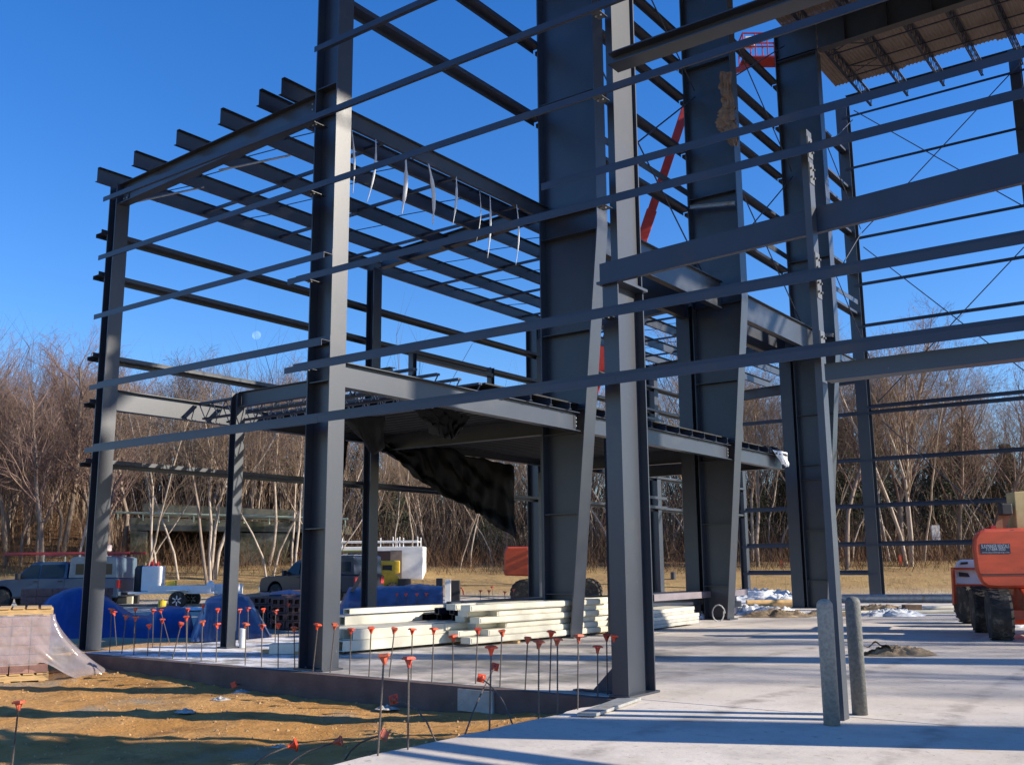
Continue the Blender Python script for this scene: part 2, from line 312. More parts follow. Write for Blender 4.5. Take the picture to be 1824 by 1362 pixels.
# apron beside the pit, with a broken cast edge
rng = random.Random(3)
pts = [(EDGE_X, EDGE_Y - .004)]
yy = EDGE_Y - .3
while yy > -8: pts.append((EDGE_X + rng.uniform(-.05, .03), yy)); yy -= rng.uniform(.12, .35)
pts += [(EDGE_X, -9), (26, -9), (26, EDGE_Y - .004)]
o = MB().prism([(x, y, -.6) for x, y in pts], (0, 0, .596)).build('concrete_apron', SLAB, org=(0, 0, 0)); tag(o, kind='structure')
mb = MB().box((SLAB_L - .15, EDGE_Y - .16, -.62), (EDGE_X - .02, EDGE_Y - .003, -.006))
o = mb.build('foundation_wall', FOUND); tag(o, kind='structure')
p = py(853, 1245, EDGE_Y - .16)
MB().box((p.x - .32, EDGE_Y - .20, -.30), (p.x + .25, EDGE_Y - .162, -.03)).build('concrete_patch', mat('bare_concrete_patch', (.42, .38, .32), var=.2, bump=.4), o)

# ------------------------------------------------------------------ the steel frame: one bolted building
BF = thing('steel_building_frame', 'grey steel frame of the unfinished building standing on the concrete slab', 'steel frame', (0, 0, 0))
def part(mb, name, m=STEEL, **k): return mb.build(name, m, BF, **k)
Y1, Y2, Y3, Y4, Y5 = 10.72, 18.25, 26.05, 34.0, 42.0
NEAR = V((0, -1, 0))
def bolts(mb, c, ax, ay, n, r=.014, out=(1, 0, 0)):
    for i in (-1, 1):
        for j in range(n): mb.tube(V(c) + V(ax) * i + V(ay) * (j - (n - 1) / 2), V(c) + V(ax) * i + V(ay) * (j - (n - 1) / 2) + V(out) * .02, r, r, 6)
def hcol(name, x0, x1, Yc, w, z1, tf=.02, tw=.012, z0=0, base=True, m=STEEL):    # web along X, flanges facing +-X
    mb = MB(); mb.box((x0, Yc - w / 2, z0), (x0 + tf, Yc + w / 2, z1)); mb.box((x1 - tf, Yc - w / 2, z0), (x1, Yc + w / 2, z1))
    mb.box((x0 + tf, Yc - tw / 2, z0), (x1 - tf, Yc + tw / 2, z1)); o = part(mb, name, m)
    if base:
        b = MB().box((x0 - .06, Yc - w / 2 - .04, .004), (x1 + .06, Yc + w / 2 + .04, .028)); bolts(b, ((x0 + x1) / 2, Yc, .028), ((x1 - x0) / 3, 0, 0), (0, w * .55, 0), 2, .018, (0, 0, 1)); b.build('base_plate', m, o)
    return o
def vcol(name, Xc, w, y0, y1, z1, tf=.02, tw=.012, z0=0, base=True):              # web along Y, flanges facing +-Y
    mb = MB(); mb.box((Xc - w / 2, y0, z0), (Xc + w / 2, y0 + tf, z1)); mb.box((Xc - w / 2, y1 - tf, z0), (Xc + w / 2, y1, z1))
    mb.box((Xc - tw / 2, y0 + tf, z0), (Xc + tw / 2, y1 - tf, z1)); o = part(mb, name)
    if base: MB().box((Xc - w / 2 - .03, y0 - .03, .004), (Xc + w / 2 + .03, y1 + .05, .028)).build('base_plate', STEEL, o)
    return o
# near wall
C0 = hcol('column', -18.02, -17.76, Y1 + .03, .30, 9.22)
C1 = hcol('column', -11.86, -11.34, Y1, .34, 17.5, tf=.022)
for z in (4.40, 5.02, 8.95, 9.42, 2.1): MB().box((-11.836, Y1 - .15, z), (-11.364, Y1 - .008, z + .014)).build('stiffener', STEEL, C1)
C2 = vcol('column', -6.165, .22, 10.44, 11.10, 5.02, tf=.022); C2u = vcol('column', -6.105, .10, 10.47, 11.08, 22, tf=.02, z0=5.06, base=False)
MB().box((-6.34, 10.40, 5.021), (-6.0, 11.12, 5.055)).build('splice_plate', STEEL, C2)
for z in (2.15, 3.9):
    MB().box((-6.272, 10.464, z), (-6.175, 11.076, z + .014)).build('stiffener', STEEL, C2)
for X in (.12, 6.3, 12.6): vcol('column', X, .27, 10.44, 11.10, 22, tf=.022)
EP = hcol('column', -16.22, -16.02, 12.55, .21, 4.98, tf=.014)
# tapered columns of the high bay
def tapered(Yc, mirror=False):
    f = (lambda x: 2.6 - x) if mirror else (lambda x: x); w, tf = .44, .03; y0, y1 = Yc - w / 2, Yc + w / 2; tw = .014
    xl, xb, xt, zk, zt = -12.50, -11.82, -10.93, 8.95, 21.3
    mb = MB(); mb.box((f(xl), y0, 0), (f(xl + tf), y1, zt))
    mb.prism([(f(xl + tf), Yc - tw / 2, 0), (f(xb - tf), Yc - tw / 2, 0), (f(xt - tf), Yc - tw / 2, zk), (f(xt - tf), Yc - tw / 2, zt), (f(xl + tf), Yc - tw / 2, zt)], (0, tw, 0))
    mb.prism([(f(xb - tf), y0, 0), (f(xb), y0, 0), (f(xt), y0, zk), (f(xt), y0, zt - 1.25), (f(xt - tf), y0, zt - 1.25), (f(xt - tf), y0, zk)], (0, w, 0))
    o = part(mb, 'tapered_column')
    for z in (.9, 2.6, 4.35, 4.85, 6.6, zk - .08, zk + .45, 12.2, 16.4, 20.05):
        xr = xb + (xt - xb) * min(1, z / zk) - tf - .004
        for q in (-1, 1): MB().box((min(f(xl + tf + .002), f(xr)), Yc + q * (tw / 2 + .002), z), (max(f(xl + tf + .002), f(xr)), Yc + q * (w / 2 - .02), z + .016)).build('stiffener', STEEL, o)
    MB().box((min(f(xl - .05), f(xb + .1)), y0 - .05, .004), (max(f(xl - .05), f(xb + .1)), y1 + .05, .032)).build('base_plate', STEEL, o)
    return o
TC = [tapered(y) for y in (Y2, Y3, Y4)]
for y in (Y2, Y3, Y4): tapered(y, True)
for y in (Y3, Y4): vcol('column', -12.78, .42, y - .30, y + .12, 9.0)
vcol('column', -12.72, .3, Y2 + .25, Y2 + .55, 4.3); vcol('column', -11.35, .26, Y2 + .75, Y2 + 1.1, 4.3)
# side wall line and far end wall columns
hcol('column', -18.02, -17.76, Y2 - .1, .30, 9.22)
hcol('column', -18.55, -18.12, Y3, .30, 9.22); hcol('column', -18.5, -18.12, Y4, .30, 9.22); hcol('column', -18.4, -18.1, Y5, .3, 9.22)
vcol('column', -12.62, .48, Y5 - .15, Y5 + .35, 21.6)
for X in (-5.62, 1.2, 8.0, 15.1): vcol('column', X, .40, Y5 - .1, Y5 + .35, 21.9)
# near-wall girts
GY, GM = 9.99, 9.99 / 10.6175
def girt(x0, x1, z, Y=GY, name='girt', lap=True):
    x0, x1, z = x0 * GM, (x1 if x1 > 10 else x1 * GM), 1.55 + (z - 1.55) * GM
    mb = MB().zgirt((x0, Y, z), (x1, Y, z), NEAR, .18, .095); return part(mb, name, STEEL_D)
XR = 15.5
girt(-12.0, XR, 10.29); girt(-18.29, -11.5, 9.05); girt(-11.497, XR, 9.05)
girt(-18.32, -11.55, 7.80); girt(-11.547, XR, 7.80)
girt(-18.33, -11.62, 6.56); girt(-18.32, -11.62, 5.11); girt(-18.33, -11.66, 3.86); girt(-11.655, -6.22, 3.865); girt(-6.217, XR, 3.865)
girt(-12.49, -6.2, 6.25); girt(-6.197, XR, 6.25); girt(-12.49, -6.2, 4.74); girt(-6.197, XR, 4.74)
girt(-7.32, XR, 6.68); girt(XR - 21.5, XR, 11.9); girt(-11.8, XR, 13.4)
# lintel with a deep flat flange across the right-hand opening
part(MB().ibeam((-6.17 * .95, 10.14, 7.79), (XR, 10.14, 7.79), .16, .26, .014), 'lintel')
HY = 10.36
zt0, zb0 = py(1068, 472, HY).z, py(1068, 506, HY).z; zt1, zb1 = py(1824, 274, HY).z, py(1824, 322, HY).z
x0, x1 = py(1068, 490, HY).x, py(1824, 300, HY).x; k = (4. - x0) / (x1 - x0); zt2, zb2 = zt0 + (zt1 - zt0) * k, zb0 + (zb1 - zb0) * k
mb = MB(); mb.prism([(x0, HY, zb0), (4., HY, zb2), (4., HY, zt2), (x0, HY, zt0)], (0, .012, 0))
mb.prism([(x0, HY, zt0 + .001), (4., HY, zt2 + .001), (4., HY, zt2 + .013), (x0, HY, zt0 + .013)], (0, .07, 0))
mb.prism([(x0, HY, zb0 - .013), (4., HY, zb2 - .013), (4., HY, zb2 - .001), (x0, HY, zb0 - .001)], (0, .07, 0))
part(mb, 'sloping_header', STEEL_D)
# door jamb post, its clips and the door head
CLIPM = mat('clip_plate_paint', (.12, .125, .13), rough=.4, var=.15, scale=12)
JX = py(1497, 1281, 10.2).x; JY = 10.2
mb = MB().box((JX - .035, JY, 0), (JX + .04, JY + .007, 6.25))
JAMBM = mat('jamb_worn_coating', (.05, .06, .078), rough=.42, var=.15, scale=2, c2=(.42, .33, .2), c2amt=.34, c2scale=1.3, sharp=.1)
mb.box((JX + .033, JY + .007, 0), (JX + .04, JY + .143, 6.25)); mb.box((JX - .035, JY + .143, 0), (JX + .04, JY + .15, 6.25)); J = part(mb, 'door_jamb', JAMBM)
for z in (6.05, 5.75, 4.72, 4.45, 3.85):
    cl = MB(); cl.box((JX + .042, JY + .01, z - .12), (JX + .048, JY + .14, z + .12)); bolts(cl, (JX + .048, JY + .075, z), (0, .04, 0), (0, 0, .1), 2, .013); cl.build('clip_plate', CLIPM, J)
part(MB().box((JX + .07, 10.20, 3.42), (XR, 10.206, 3.60)).box((JX + .07, 10.206, 3.42), (XR, 10.40, 3.427)), 'door_head', STEEL)
# low-bay side wall girts
for z, Z1 in ((8.21, 9), (7.33, 9), (5.66, 9), (4.73, 9), (3.56, 9)):
    for a, b in ((10.50, Y2), (Y2 + .003, Y3), (Y3 + .003, Y4), (Y4 + .003, Y5)): part(MB().zgirt((-18.26, a, z), (-18.26, b, z), (-1, 0, 0)), 'girt', STEEL)
# low roof: rafters, purlins, bridging
def rafter(Yc, xa, xb, za, zb, d=.44): part(MB().ibeam((xa, Yc, za - d / 2), (xb, Yc, zb - d / 2), d, .2, .014), 'rafter')
rafter(Y1 + .02, -17.75, -11.87, 9.21, 9.43, .42); rafter(Y2, -17.75, -12.51, 9.62, 9.86, .38); rafter(Y3, -18.1, -12.51, 9.21, 9.42); rafter(Y4, -18.1, -12.51, 9.21, 9.42); rafter(Y5, -18.1, -12.9, 9.21, 9.42)
PX = [(-18.02, 9.52), (-16.75, 9.54), (-15.38, 9.60), (-14.08, 9.65), (-13.02, 9.69), (-12.44, 9.72)]
for i, (X, zt) in enumerate(PX):
    for a, b in ((10.30, Y2 - .002), (Y2 + .002, Y3 - .002), (Y3 + .002, Y4 - .002), (Y4 + .002, Y5 + .3)):
        mb = MB(); mb.box((X - .004, a, zt - .29), (X + .004, b, zt)); q = 1
        mb.box((X + .004, a, zt - .008), (X + .075, b, zt)); mb.box((X - .075, a, zt - .29), (X - .004, b, zt - .282))
        o = part(mb, 'purlin')
        if i in (0, 2, 4):
            yy = a + 1.4
            while yy < b: MB().tube((X + .0, yy, zt - .315), (X, yy, zt - .29), .03, .03, 6).build('clip', STEEL, o); yy += 1.6
for a, b in ((10.7, Y2), (Y2, Y3), (Y3, Y4)):
    for k in range(1, 7):
        y = a + (b - a) * k / 7; thin = k % 2
        for (X0, z0), (X1, z1) in zip(PX, PX[1:]):
            if thin: part(MB().tube((X0 + .01, y, z0 - .07), (X1 - .01, y, z1 - .22), .011, .011, 5), 'sag_rod')
            else: part(MB().box((X0 + .01, y, z0 - .235), (X1 - .01, y + .06, z0 - .229)).box((X0 + .01, y, z0 - .229), (X1 - .01, y + .006, z0 - .175)), 'bridging_angle')
for X, s_ in ((-16.75, 1), (-14.08, 1)): part(MB().tube((X + .02, Y1 + 1.2, 9.3), (X - .7, Y1 + .12, 8.82), .022, .022, 5), 'flange_brace', GALV)
# eave beams between the tapered columns
part(MB().ibeam((-12.72, Y2 + .26, 8.98), (-12.72, Y3 - .3, 8.98), .8, .2, .016), 'eave_beam'); part(MB().ibeam((-12.72, Y3 + .26, 8.98), (-12.72, Y4 - .3, 8.98), .8, .2, .016), 'eave_beam')
part(MB().ibeam((-11.55, Y2 + .26, 9.08), (-11.55, Y3 - .26, 9.08), .82, .2, .016), 'eave_beam'); part(MB().ibeam((-11.55, Y3 + .26, 9.08), (-11.55, Y4 - .26, 9.08), .82, .2, .016), 'eave_beam')
# high side wall girts and brace rods
for a, b in ((Y1 + .2, Y2 - .24), (Y2 + .24, Y3 - .24), (Y3 + .24, Y4 - .24), (Y4 + .24, Y5 - .3)):
    for z in (11.93, 13.80, 15.55, 16.62, 17.62, 19.3):
        part(MB().zgirt((-12.74, a - .2, z), (-12.74, b + .2, z), (-1, 0, 0), .22, .10), 'girt', STEEL_D)
    if a > 12:
        part(MB().box((-12.46, a, 12.30), (-12.44, b, 12.50)), 'channel')
        for (za, zb) in ((9.9, 15.4), (15.4, 9.9), (15.6, 20.6), (20.6, 15.6)): part(MB().tube((-12.1, a, za), (-12.1, b, zb), .022, .022, 6), 'brace_rod', STEEL_D)
for Yc, z in ((Y3, 11.9), (Y4, 9.45)):
    part(MB().ibeam((-12.4, Yc - .26, z + .05), (-10.98, Yc - .3, z - .15), .1, .09, .008), 'flange_brace', GALV)
# low bay B-line: mezzanine beams, columns line
mzb = [((-11.55, Y1 + .19), (-11.55, Y2 - .23)), ((-11.55, Y2 + .23), (-11.55, Y3 - .24)), ((-11.55, Y3 + .24), (-11.55, 29.7))]
for a, b in mzb: part(MB().ibeam((a[0], a[1], 4.565), (b[0], b[1], 4.565), .41, .2, .014, .01), 'mezzanine_beam')
for a, b in ((Y1 + .2, Y2 - .27), (Y2 + .07, Y3 - .16), (Y3 + .16, 29.7)): part(MB().ibeam((-17.9, a, 4.80), (-17.9, b, 4.80), .41, .2, .014), 'mezzanine_beam')
part(MB().ibeam((-16.01, 12.55, 4.83), (-11.88, 12.55, 4.83), .30, .14, .011), 'mezzanine_beam')
part(MB().ibeam((-17.88, Y2, 4.6), (-12.51, Y2, 4.6), .4, .2, .014), 'mezzanine_beam'); part(MB().ibeam((-18.1, Y3, 4.6), (-12.51, Y3, 4.6), .4, .2, .014), 'mezzanine_beam')
part(MB().ibeam((-17.80, 29.62, 4.6), (-11.66, 29.62, 4.6), .4, .2, .014), 'mezzanine_beam')
for (a, b) in mzb:
    for yy, sg in ((a[1] + .09, 1), (b[1] - .09, -1)):
        if yy > 29: continue
        cp_ = MB().box((-11.543, yy - .06, 4.43), (-11.533, yy + .06, 4.70)).build('clip_plate', STEEL, BF)
        mb = MB()
        for zz in (4.48, 4.565, 4.65): mb.tube((-11.533, yy, zz), (-11.518, yy, zz), .016, .016, 6)
        mb.build('bolts', GALV, cp_)
for X_b, zc in ((-17.62, 9.0), (-12.05, 9.2)):
    cp_ = MB().box((X_b - .09, Y1 - .004, zc - .16), (X_b + .09, Y1 + .006, zc + .14)).build('end_plate', STEEL, BF); mb = MB()
    for dx in (-.05, .05):
        for dz in (-.1, 0, .1): mb.tube((X_b + dx, Y1 - .02, zc + dz), (X_b + dx, Y1 - .004, zc + dz), .015, .015, 6)
    mb.build('bolts', GALV, cp_)
for X_b, y_b in ((-11.6, Y1 - .172), (-6.165, 10.438)):      # girt seats on the near columns
    for zz in (3.74, 4.57, 6.0, 7.47, 8.66):
        q_ = MB().box((X_b - .07, 10.19, zz - .008), (X_b + .07, y_b, zz - .001)).build('girt_seat', STEEL, BF)
        mb = MB()
        for dx in (-.035, .035): mb.tube((X_b + dx, 10.32, zz - .03), (X_b + dx, 10.32, zz - .008), .014, .014, 6)
        mb.build('bolts', GALV, q_)
# joists: first two open-web, the rest seen as shallow beams whose ends stick out over the edge beam
def truss_joist(a, b, zt, dep, n, name='bar_joist', m=STEEL_D, r=.012):
    a, b = V(a), V(b); mb = MB(); L = b - a; up = V((0, 0, 1)); sdv = L.normalized().cross(up)
    for q in (-1, 1):
        mb.obox((a + b) / 2 + up * (zt - .02) + sdv * q * .03, L / 2, sdv * .022, up * .02); mb.obox((a + b) / 2 + up * (zt - dep) + sdv * q * .03, L * .47, sdv * .022, up * .018)
    for i in range(n):
        p0 = a + L * (i / n) + up * (zt - .03); p1 = a + L * ((i + .5) / n) + up * (zt - dep); p2 = a + L * ((i + 1) / n) + up * (zt - .03)
        mb.tube(p0, p1, r, r, 4); mb.tube(p1, p2, r, r, 4)
    return part(mb, name, m)
y = 12.85
while y < 14.8: truss_joist((-17.8, y, 0), (-11.62, y, 0), 4.98, .36, 14); y += .62
while y < 29.5:
    if not any(abs(y - q) < .35 for q in (Y2, Y3)): part(MB().ibeam((-17.75, y, 4.90), (-11.38, y, 4.85), .14, .10, .01), 'floor_joist', STEEL_D)
    y += .72
# corrugated floor deck
def corr(x0, x1, y0, y1, z, pitch, h, along='x', t=.002):
    mb = MB(); prof = []; y = y0
    while y < y1: prof += [(y, 0), (y + pitch * .35, 0), (y + pitch * .5, h), (y + pitch * .85, h)]; y += pitch
    vs = []; fs = []
    for q, (yy, zz) in enumerate(prof): vs += [(x0, yy, z + zz), (x1, yy, z + zz)] if along == 'x' else [(yy, x0, z + zz), (yy, x1, z + zz)]
    for q in range(len(prof) - 1): fs.append((2 * q, 2 * q + 1, 2 * q + 3, 2 * q + 2))
    return mb.add(vs, fs)
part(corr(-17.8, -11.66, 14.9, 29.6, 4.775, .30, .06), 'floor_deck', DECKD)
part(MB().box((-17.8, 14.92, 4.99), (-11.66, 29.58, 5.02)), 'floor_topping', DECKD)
# stair post and rail pieces on the mezzanine
for x_, y_, yb in ((735, 628, 670), (874, 655, 692)):
    p = px(x_, y_, -17.7); part(MB().ibeam((p.x, p.y, 5.0), (p.x, p.y, p.z), .16, .16, .01, .01, (0, 1, 0)), 'window_post')
p, q = px(738, 632, -17.7), px(874, 660, -17.7); part(MB().box((p.x - .1, p.y, p.z - .12), (p.x + .1, q.y, p.z - .02)), 'window_head')
for Ya, zz in ((29.0, 3.9), (29.0, 3.55)): part(MB().box((-17.9, 29.9, zz), (-17.8, Y4, zz + .1)), 'window_head')
# wall to the far end, beyond the mezzanine
for y0_, y1_ in ((30.5, 33.6),):
    for z in (6.9, 6.2): part(MB().zgirt((-17.6, y0_, z), (-17.6, y1_, z), (1, 0, 0)), 'girt', STEEL)
# far end wall girts
for i, z in enumerate((20.9, 18.50, 15.28, 13.22, 11.40, 7.68, 5.72, 3.82, 2.26, 1.10)):
    segs = [(-18.3, -12.4), (-12.397, -5.62), (-5.617, 1.2), (1.203, XR)] if z < 9 else [(-12.6, -5.62), (-5.617, 1.2), (1.203, XR)]
    if z < 1.5: segs = [(-18.3, -12.5)]
    for a, b in segs: part(MB().zgirt((a, Y5 - .18, z), (b, Y5 - .18, z), NEAR, .2, .10), 'girt', STEEL_D)
part(MB().zgirt((-12.4, Y5 - .18, 7.92), (XR, Y5 - .18, 7.92), NEAR, .2, .1), 'girt', STEEL_D)
part(MB().ibeam((-12.4, Y5, 21.75), (XR, Y5, 21.75), .3, .25, .014), 'eave_beam')
def rod(p1, p2, Yr=Y5 - .26, ext1=0, ext2=0):
    a, b = py(*p1, Yr), py(*p2, Yr); d = (b - a).normalized(); a = a - d * ext1; b = b + d * ext2
    part(MB().tube(a, b, .022, .022, 6), 'brace_rod', STEEL_D)
rod((1521, 197), (1824, 368), ext2=.2); rod((1535, 415), (1815, 115)); rod((1538, 440), (1824, 660)); rod((1563, 717), (1824, 440)); rod((1571, 749), (1772, 930), ext2=2.4)
# high roof: frames, bar joists and deck
for Yc in (Y2, Y3, Y4):
    a = part(MB().ibeam((-10.92, Yc, 20.66), (13.5, Yc, 20.9), 1.1, .36, .022, .012), 'roof_girder')
    x = -9.9
    while x < 13:
        for q in (-1, 1): MB().box((x, Yc + q * .01, 20.15 + (x + 11) * .01), (x + .014, Yc + q * .17, 21.14 + (x + 11) * .01)).build('stiffener', STEEL, a)
        x += 1.5
    part(MB().ibeam((-12.45, Yc, 20.72), (-10.98, Yc, 20.72), 1.1, .3, .02), 'roof_girder')
xs = [-11.25, -9.72, -8.26, -6.78, -5.3]; x = -3.8
while x < 13: xs.append(x); x += 1.5
for x in xs:
    for a, b in ((Y2 + .1, Y3 - .1), (Y3 + .1, Y4 - .1), (Y4 + .1, Y5 - .1)): truss_joist((x, a, 0), (x, b, 0), 21.62, .62, 16, 'roof_joist', STEEL_D, .016)
for yb in (Y2 + 2.6, Y2 + 5.2, Y3 + 2.6, Y3 + 5.2, Y4 + 2.2, Y4 + 4.4):
    part(MB().box((-11.25, yb, 20.96), (13, yb + .05, 21.0)).box((-11.25, yb + .1, 21.50), (13, yb + .15, 21.54)), 'bridging_angle', STEEL_D)
for xa, xb in ((-11.25, -9.72),):
    for yb in (Y4 + 2.2, Y4 + 4.4): part(MB().tube((xa, yb, 21.5), (xb, yb, 21.0), .02, .02, 5).tube((xa, yb, 21.0), (xb, yb, 21.5), .02, .02, 5), 'cross_bridging', STEEL_D)
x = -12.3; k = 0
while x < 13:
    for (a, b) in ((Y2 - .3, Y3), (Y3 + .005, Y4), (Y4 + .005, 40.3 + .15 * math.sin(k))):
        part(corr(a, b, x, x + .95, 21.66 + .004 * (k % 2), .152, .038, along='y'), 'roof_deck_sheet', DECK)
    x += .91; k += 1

# ------------------------------------------------------------------ tarps, straps and scraps hanging in the frame
def cloth_poly(name, m, top, bot, nu, nv, fn, amp, freq, label, cat, seed=0, thick=.01, kids=None):
    mb = MB()
    def P(u, v):
        a, b = V(fn(top, u)), V(fn(bot, u)); p = a.lerp(b, v); n = noise.noise(V((u * freq, v * freq * .4, seed))) + .5 * noise.noise(V((u * freq * 3, v * 3, seed + 5)))
        return p + V((.8, -.6, 0)) * n * amp * min(1, v * 3 + .3) + V((0, 0, 1)) * n * amp * .25
    mb.grid(nu, nv, P); o = mb.build(name, m, smooth=True); s = o.modifiers.new('thickness', 'SOLIDIFY'); s.thickness = thick
    return tag(o, label, cat)
def lerp_list(L_, u):
    t = u * (len(L_) - 1); i = min(int(t), len(L_) - 2); return V(L_[i]).lerp(V(L_[i + 1]), t - i)
X_ = -17.3
topl = [px(x, y, X_) for x, y in ((655, 782), (690, 787), (740, 790), (800, 800), (850, 815), (915, 830))]
botl = [px(x, y, X_) for x, y in ((660, 786), (700, 815), (766, 870), (834, 907), (864, 926), (918, 962))]
cloth_poly('black_tarp', BLACK, topl, botl, 90, 46, lerp_list, .30, 9, 'large black tarpaulin hanging in a long swag under the mezzanine', 'tarpaulin', 1)
topl = [px(x, y, -12.5) for x, y in ((606, 745), (640, 740), (685, 742))]; botl = [px(x, y, -13.) for x, y in ((640, 775), (664, 812), (684, 798))]
cloth_poly('black_tarp', BLACK, topl, botl, 24, 16, lerp_list, .12, 6, 'pointed black tarpaulin bunched just right of the tall left column', 'tarpaulin', 2)
topl = [px(x, y, -11.9) for x, y in ((735, 730), (790, 725), (838, 742))]; botl = [px(x, y, -12.3) for x, y in ((768, 766), (802, 785), (812, 778))]
cloth_poly('black_tarp', BLACK, topl, botl, 50, 30, lerp_list, .22, 9, 'short black tarpaulin hanging in folds below the mezzanine edge beam', 'tarpaulin', 3)
topl = [px(x, y, -17.3) for x, y in ((592, 780), (620, 785))]; botl = [px(x, y, -17.3) for x, y in ((594, 872), (612, 845))]
cloth_poly('black_tarp', BLACK, topl, botl, 12, 16, lerp_list, .12, 6, 'narrow black tarpaulin hanging beside the tall left column', 'tarpaulin', 4)
def heap(name, m, c, rx, ry, h, label, cat, seed=0, rz=0, nu=64, nv=40, rough=.35, base=None, group=None):
    c = V(c); mb = MB(); cz, sz = math.cos(rz), math.sin(rz)
    def P(u, v):
        a = u * 2 * math.pi; r = v ** .8; x, y = math.cos(a) * r, math.sin(a) * r
        n = .9 - 2.6 * abs(noise.noise(V((x * 1.7, y * 3.1, seed)))) - 1.3 * abs(noise.noise(V((x * 5.1 + y * 2, y * 6.5, seed + 3)))) - .5 * abs(noise.noise(V((x * 13, y * 12, seed + 6))))
        k = 1 + .55 * noise.noise(V((math.cos(a) * 1.3, math.sin(a) * 1.3, seed + 9))) + .18 * noise.noise(V((math.cos(a) * 5, math.sin(a) * 5, seed)))
        z = h * (1 - r ** 3) * (.55 + .6 * rough * n)
        X, Y = x * rx * k, y * ry * k
        return c + V((X * cz - Y * sz, X * sz + Y * cz, max(z, .006)))
    mb.grid(nu, nv, P); o = mb.build(name, m, smooth=True); return tag(o, label, cat, group)
heap('plastic_bundle', BLACK, (-11.75, 29.2, 4.78), .5, 1.1, .42, 'black and white plastic bundle draped over the far end of the mezzanine', 'plastic sheet', 4)
topl = [px(x, y, -11.4) for x, y in ((1376, 801), (1390, 803), (1402, 806))]; botl = [px(x, y, -11.35) for x, y in ((1392, 824), (1399, 830), (1404, 832))]
cloth_poly('plastic_sheet', SNOWP, topl, botl, 14, 12, lerp_list, .1, 5, 'white plastic sheet flapping at the far end of the mezzanine', 'plastic sheet', 8)
for i, (a, b, w) in enumerate((((626, 232), (628, 345), .035), ((668, 248), (653, 360), .04), ((722, 283), (715, 382), .075), ((762, 292), (770, 400), .07), ((812, 315), (806, 400), .045), ((853, 340), (847, 433), .018), ((872, 350), (868, 460), .04), ((919, 365), (918, 472), .035))):
    A, B = px(*a, -12.35), px(*b, -12.35); mb = MB(); side = V((.75, .65, 0)); ph = i * 1.7
    def P(u, v):
        bow = .07 * math.sin(v * 2.8 + .2) * (1 if i % 2 else .6); tw = side if abs(math.sin(v * 4 + ph)) > .3 else side * .6
        return A.lerp(B, v) + RT * bow + side * (u - .5) * w * .7 * (.35 + .65 * math.sin(math.pi * min(1, v * .9 + .1))) * (1.6 if abs(v - .5) < .25 else 1)
    mb.grid(3, 16, P); o = mb.build('hanging_strap', mat('white_strap_%s' % ORD[i], (.75, .76, .74), rough=.5, var=.05), smooth=True)
    tag(o, '%s white strap from the left of those hanging below the low roof purlins' % ORD[i], 'strap', 'white straps hanging from the low roof'); m_ = o.modifiers.new('thickness', 'SOLIDIFY'); m_.thickness = .004
# torn brown paper on the second tapered column
Yp = Y3 - .27; mb = MB()
cpts = [(1297, 132, 16), (1297, 165, 15), (1302, 190, 17), (1299, 205, 22), (1296, 218, 24), (1300, 232, 30), (1306, 245, 18), (1311, 262, 10)]
for q in range(2):
    def P(u, v):
        t = v * (len(cpts) - 1); i = min(int(t), len(cpts) - 2); f = t - i; x, y, w = [cpts[i][k] * (1 - f) + cpts[i + 1][k] * f for k in range(3)]
        n = noise.noise(V((u * 4, v * 14, q * 7))); p = py(x + (u - .5) * w * (1 + n * .7) * 1.25, y + n * 5, Yp)
        return p + V((.0, -.12 - .10 * n - .05 * q, 0))
    mb.grid(9, 44, P)
tag(mb.build('torn_wrapping', CARD), 'torn brown paper wrapping hanging high on the middle tapered column', 'wrapping')

# ------------------------------------------------------------------ bollards
for (b, t, lab) in (((1482, 1290), (1467, 1066), 'round-topped concrete bollard in front of the door post, nearest the camera'), ((1532, 1272), (1515, 1062), 'round-topped bollard in shade behind the door post')):
    p = pz(*b); h = 1.19; r = .078
    prof = [(0, r), (h - .07, r), (h - .045, r * .96), (h - .02, r * .75), (h - .004, r * .4), (h, .002)]
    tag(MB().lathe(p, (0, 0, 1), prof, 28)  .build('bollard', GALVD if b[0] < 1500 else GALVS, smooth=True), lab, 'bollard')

# ------------------------------------------------------------------ capped reinforcement bars
CAPM = None
def cap_mesh():
    mb = MB(); mb.lathe((0, 0, -.075), (0, 0, 1), [(0, .016), (.03, .019), (.055, .024), (.062, .036)], 12)
    mb.obox((0, 0, 0), (.045, 0, 0), (0, .045, 0), (0, 0, .008)); mb.obox((0, 0, .012), (.036, 0, 0), (0, .036, 0), (0, 0, .004))
    for a in (0, 1, 2, 3):
        c, s = math.cos(a * math.pi / 2), math.sin(a * math.pi / 2); mb.prism([(c * .018, s * .018, -.06), (c * .042, s * .042, -.008), (c * .015, s * .015, -.008)], (-s * .004, c * .004, 0))
    return mb.mesh('cap', ORCAP, (0, 0, 0))
CAPM = cap_mesh(); CAPV = [CAPM]
for q_, cc in enumerate(((.62, .12, .055), (.55, .06, .035))):
    cm_ = CAPM.copy(); cm_.materials.clear(); cm_.materials.append(mat(('faded', 'dirty')[q_] + '_orange_plastic', cc, rough=.6, var=.3, scale=14, c2=(.30, .12, .07), c2amt=.45, c2scale=18)); CAPV.append(cm_)
rcap = random.Random(77)
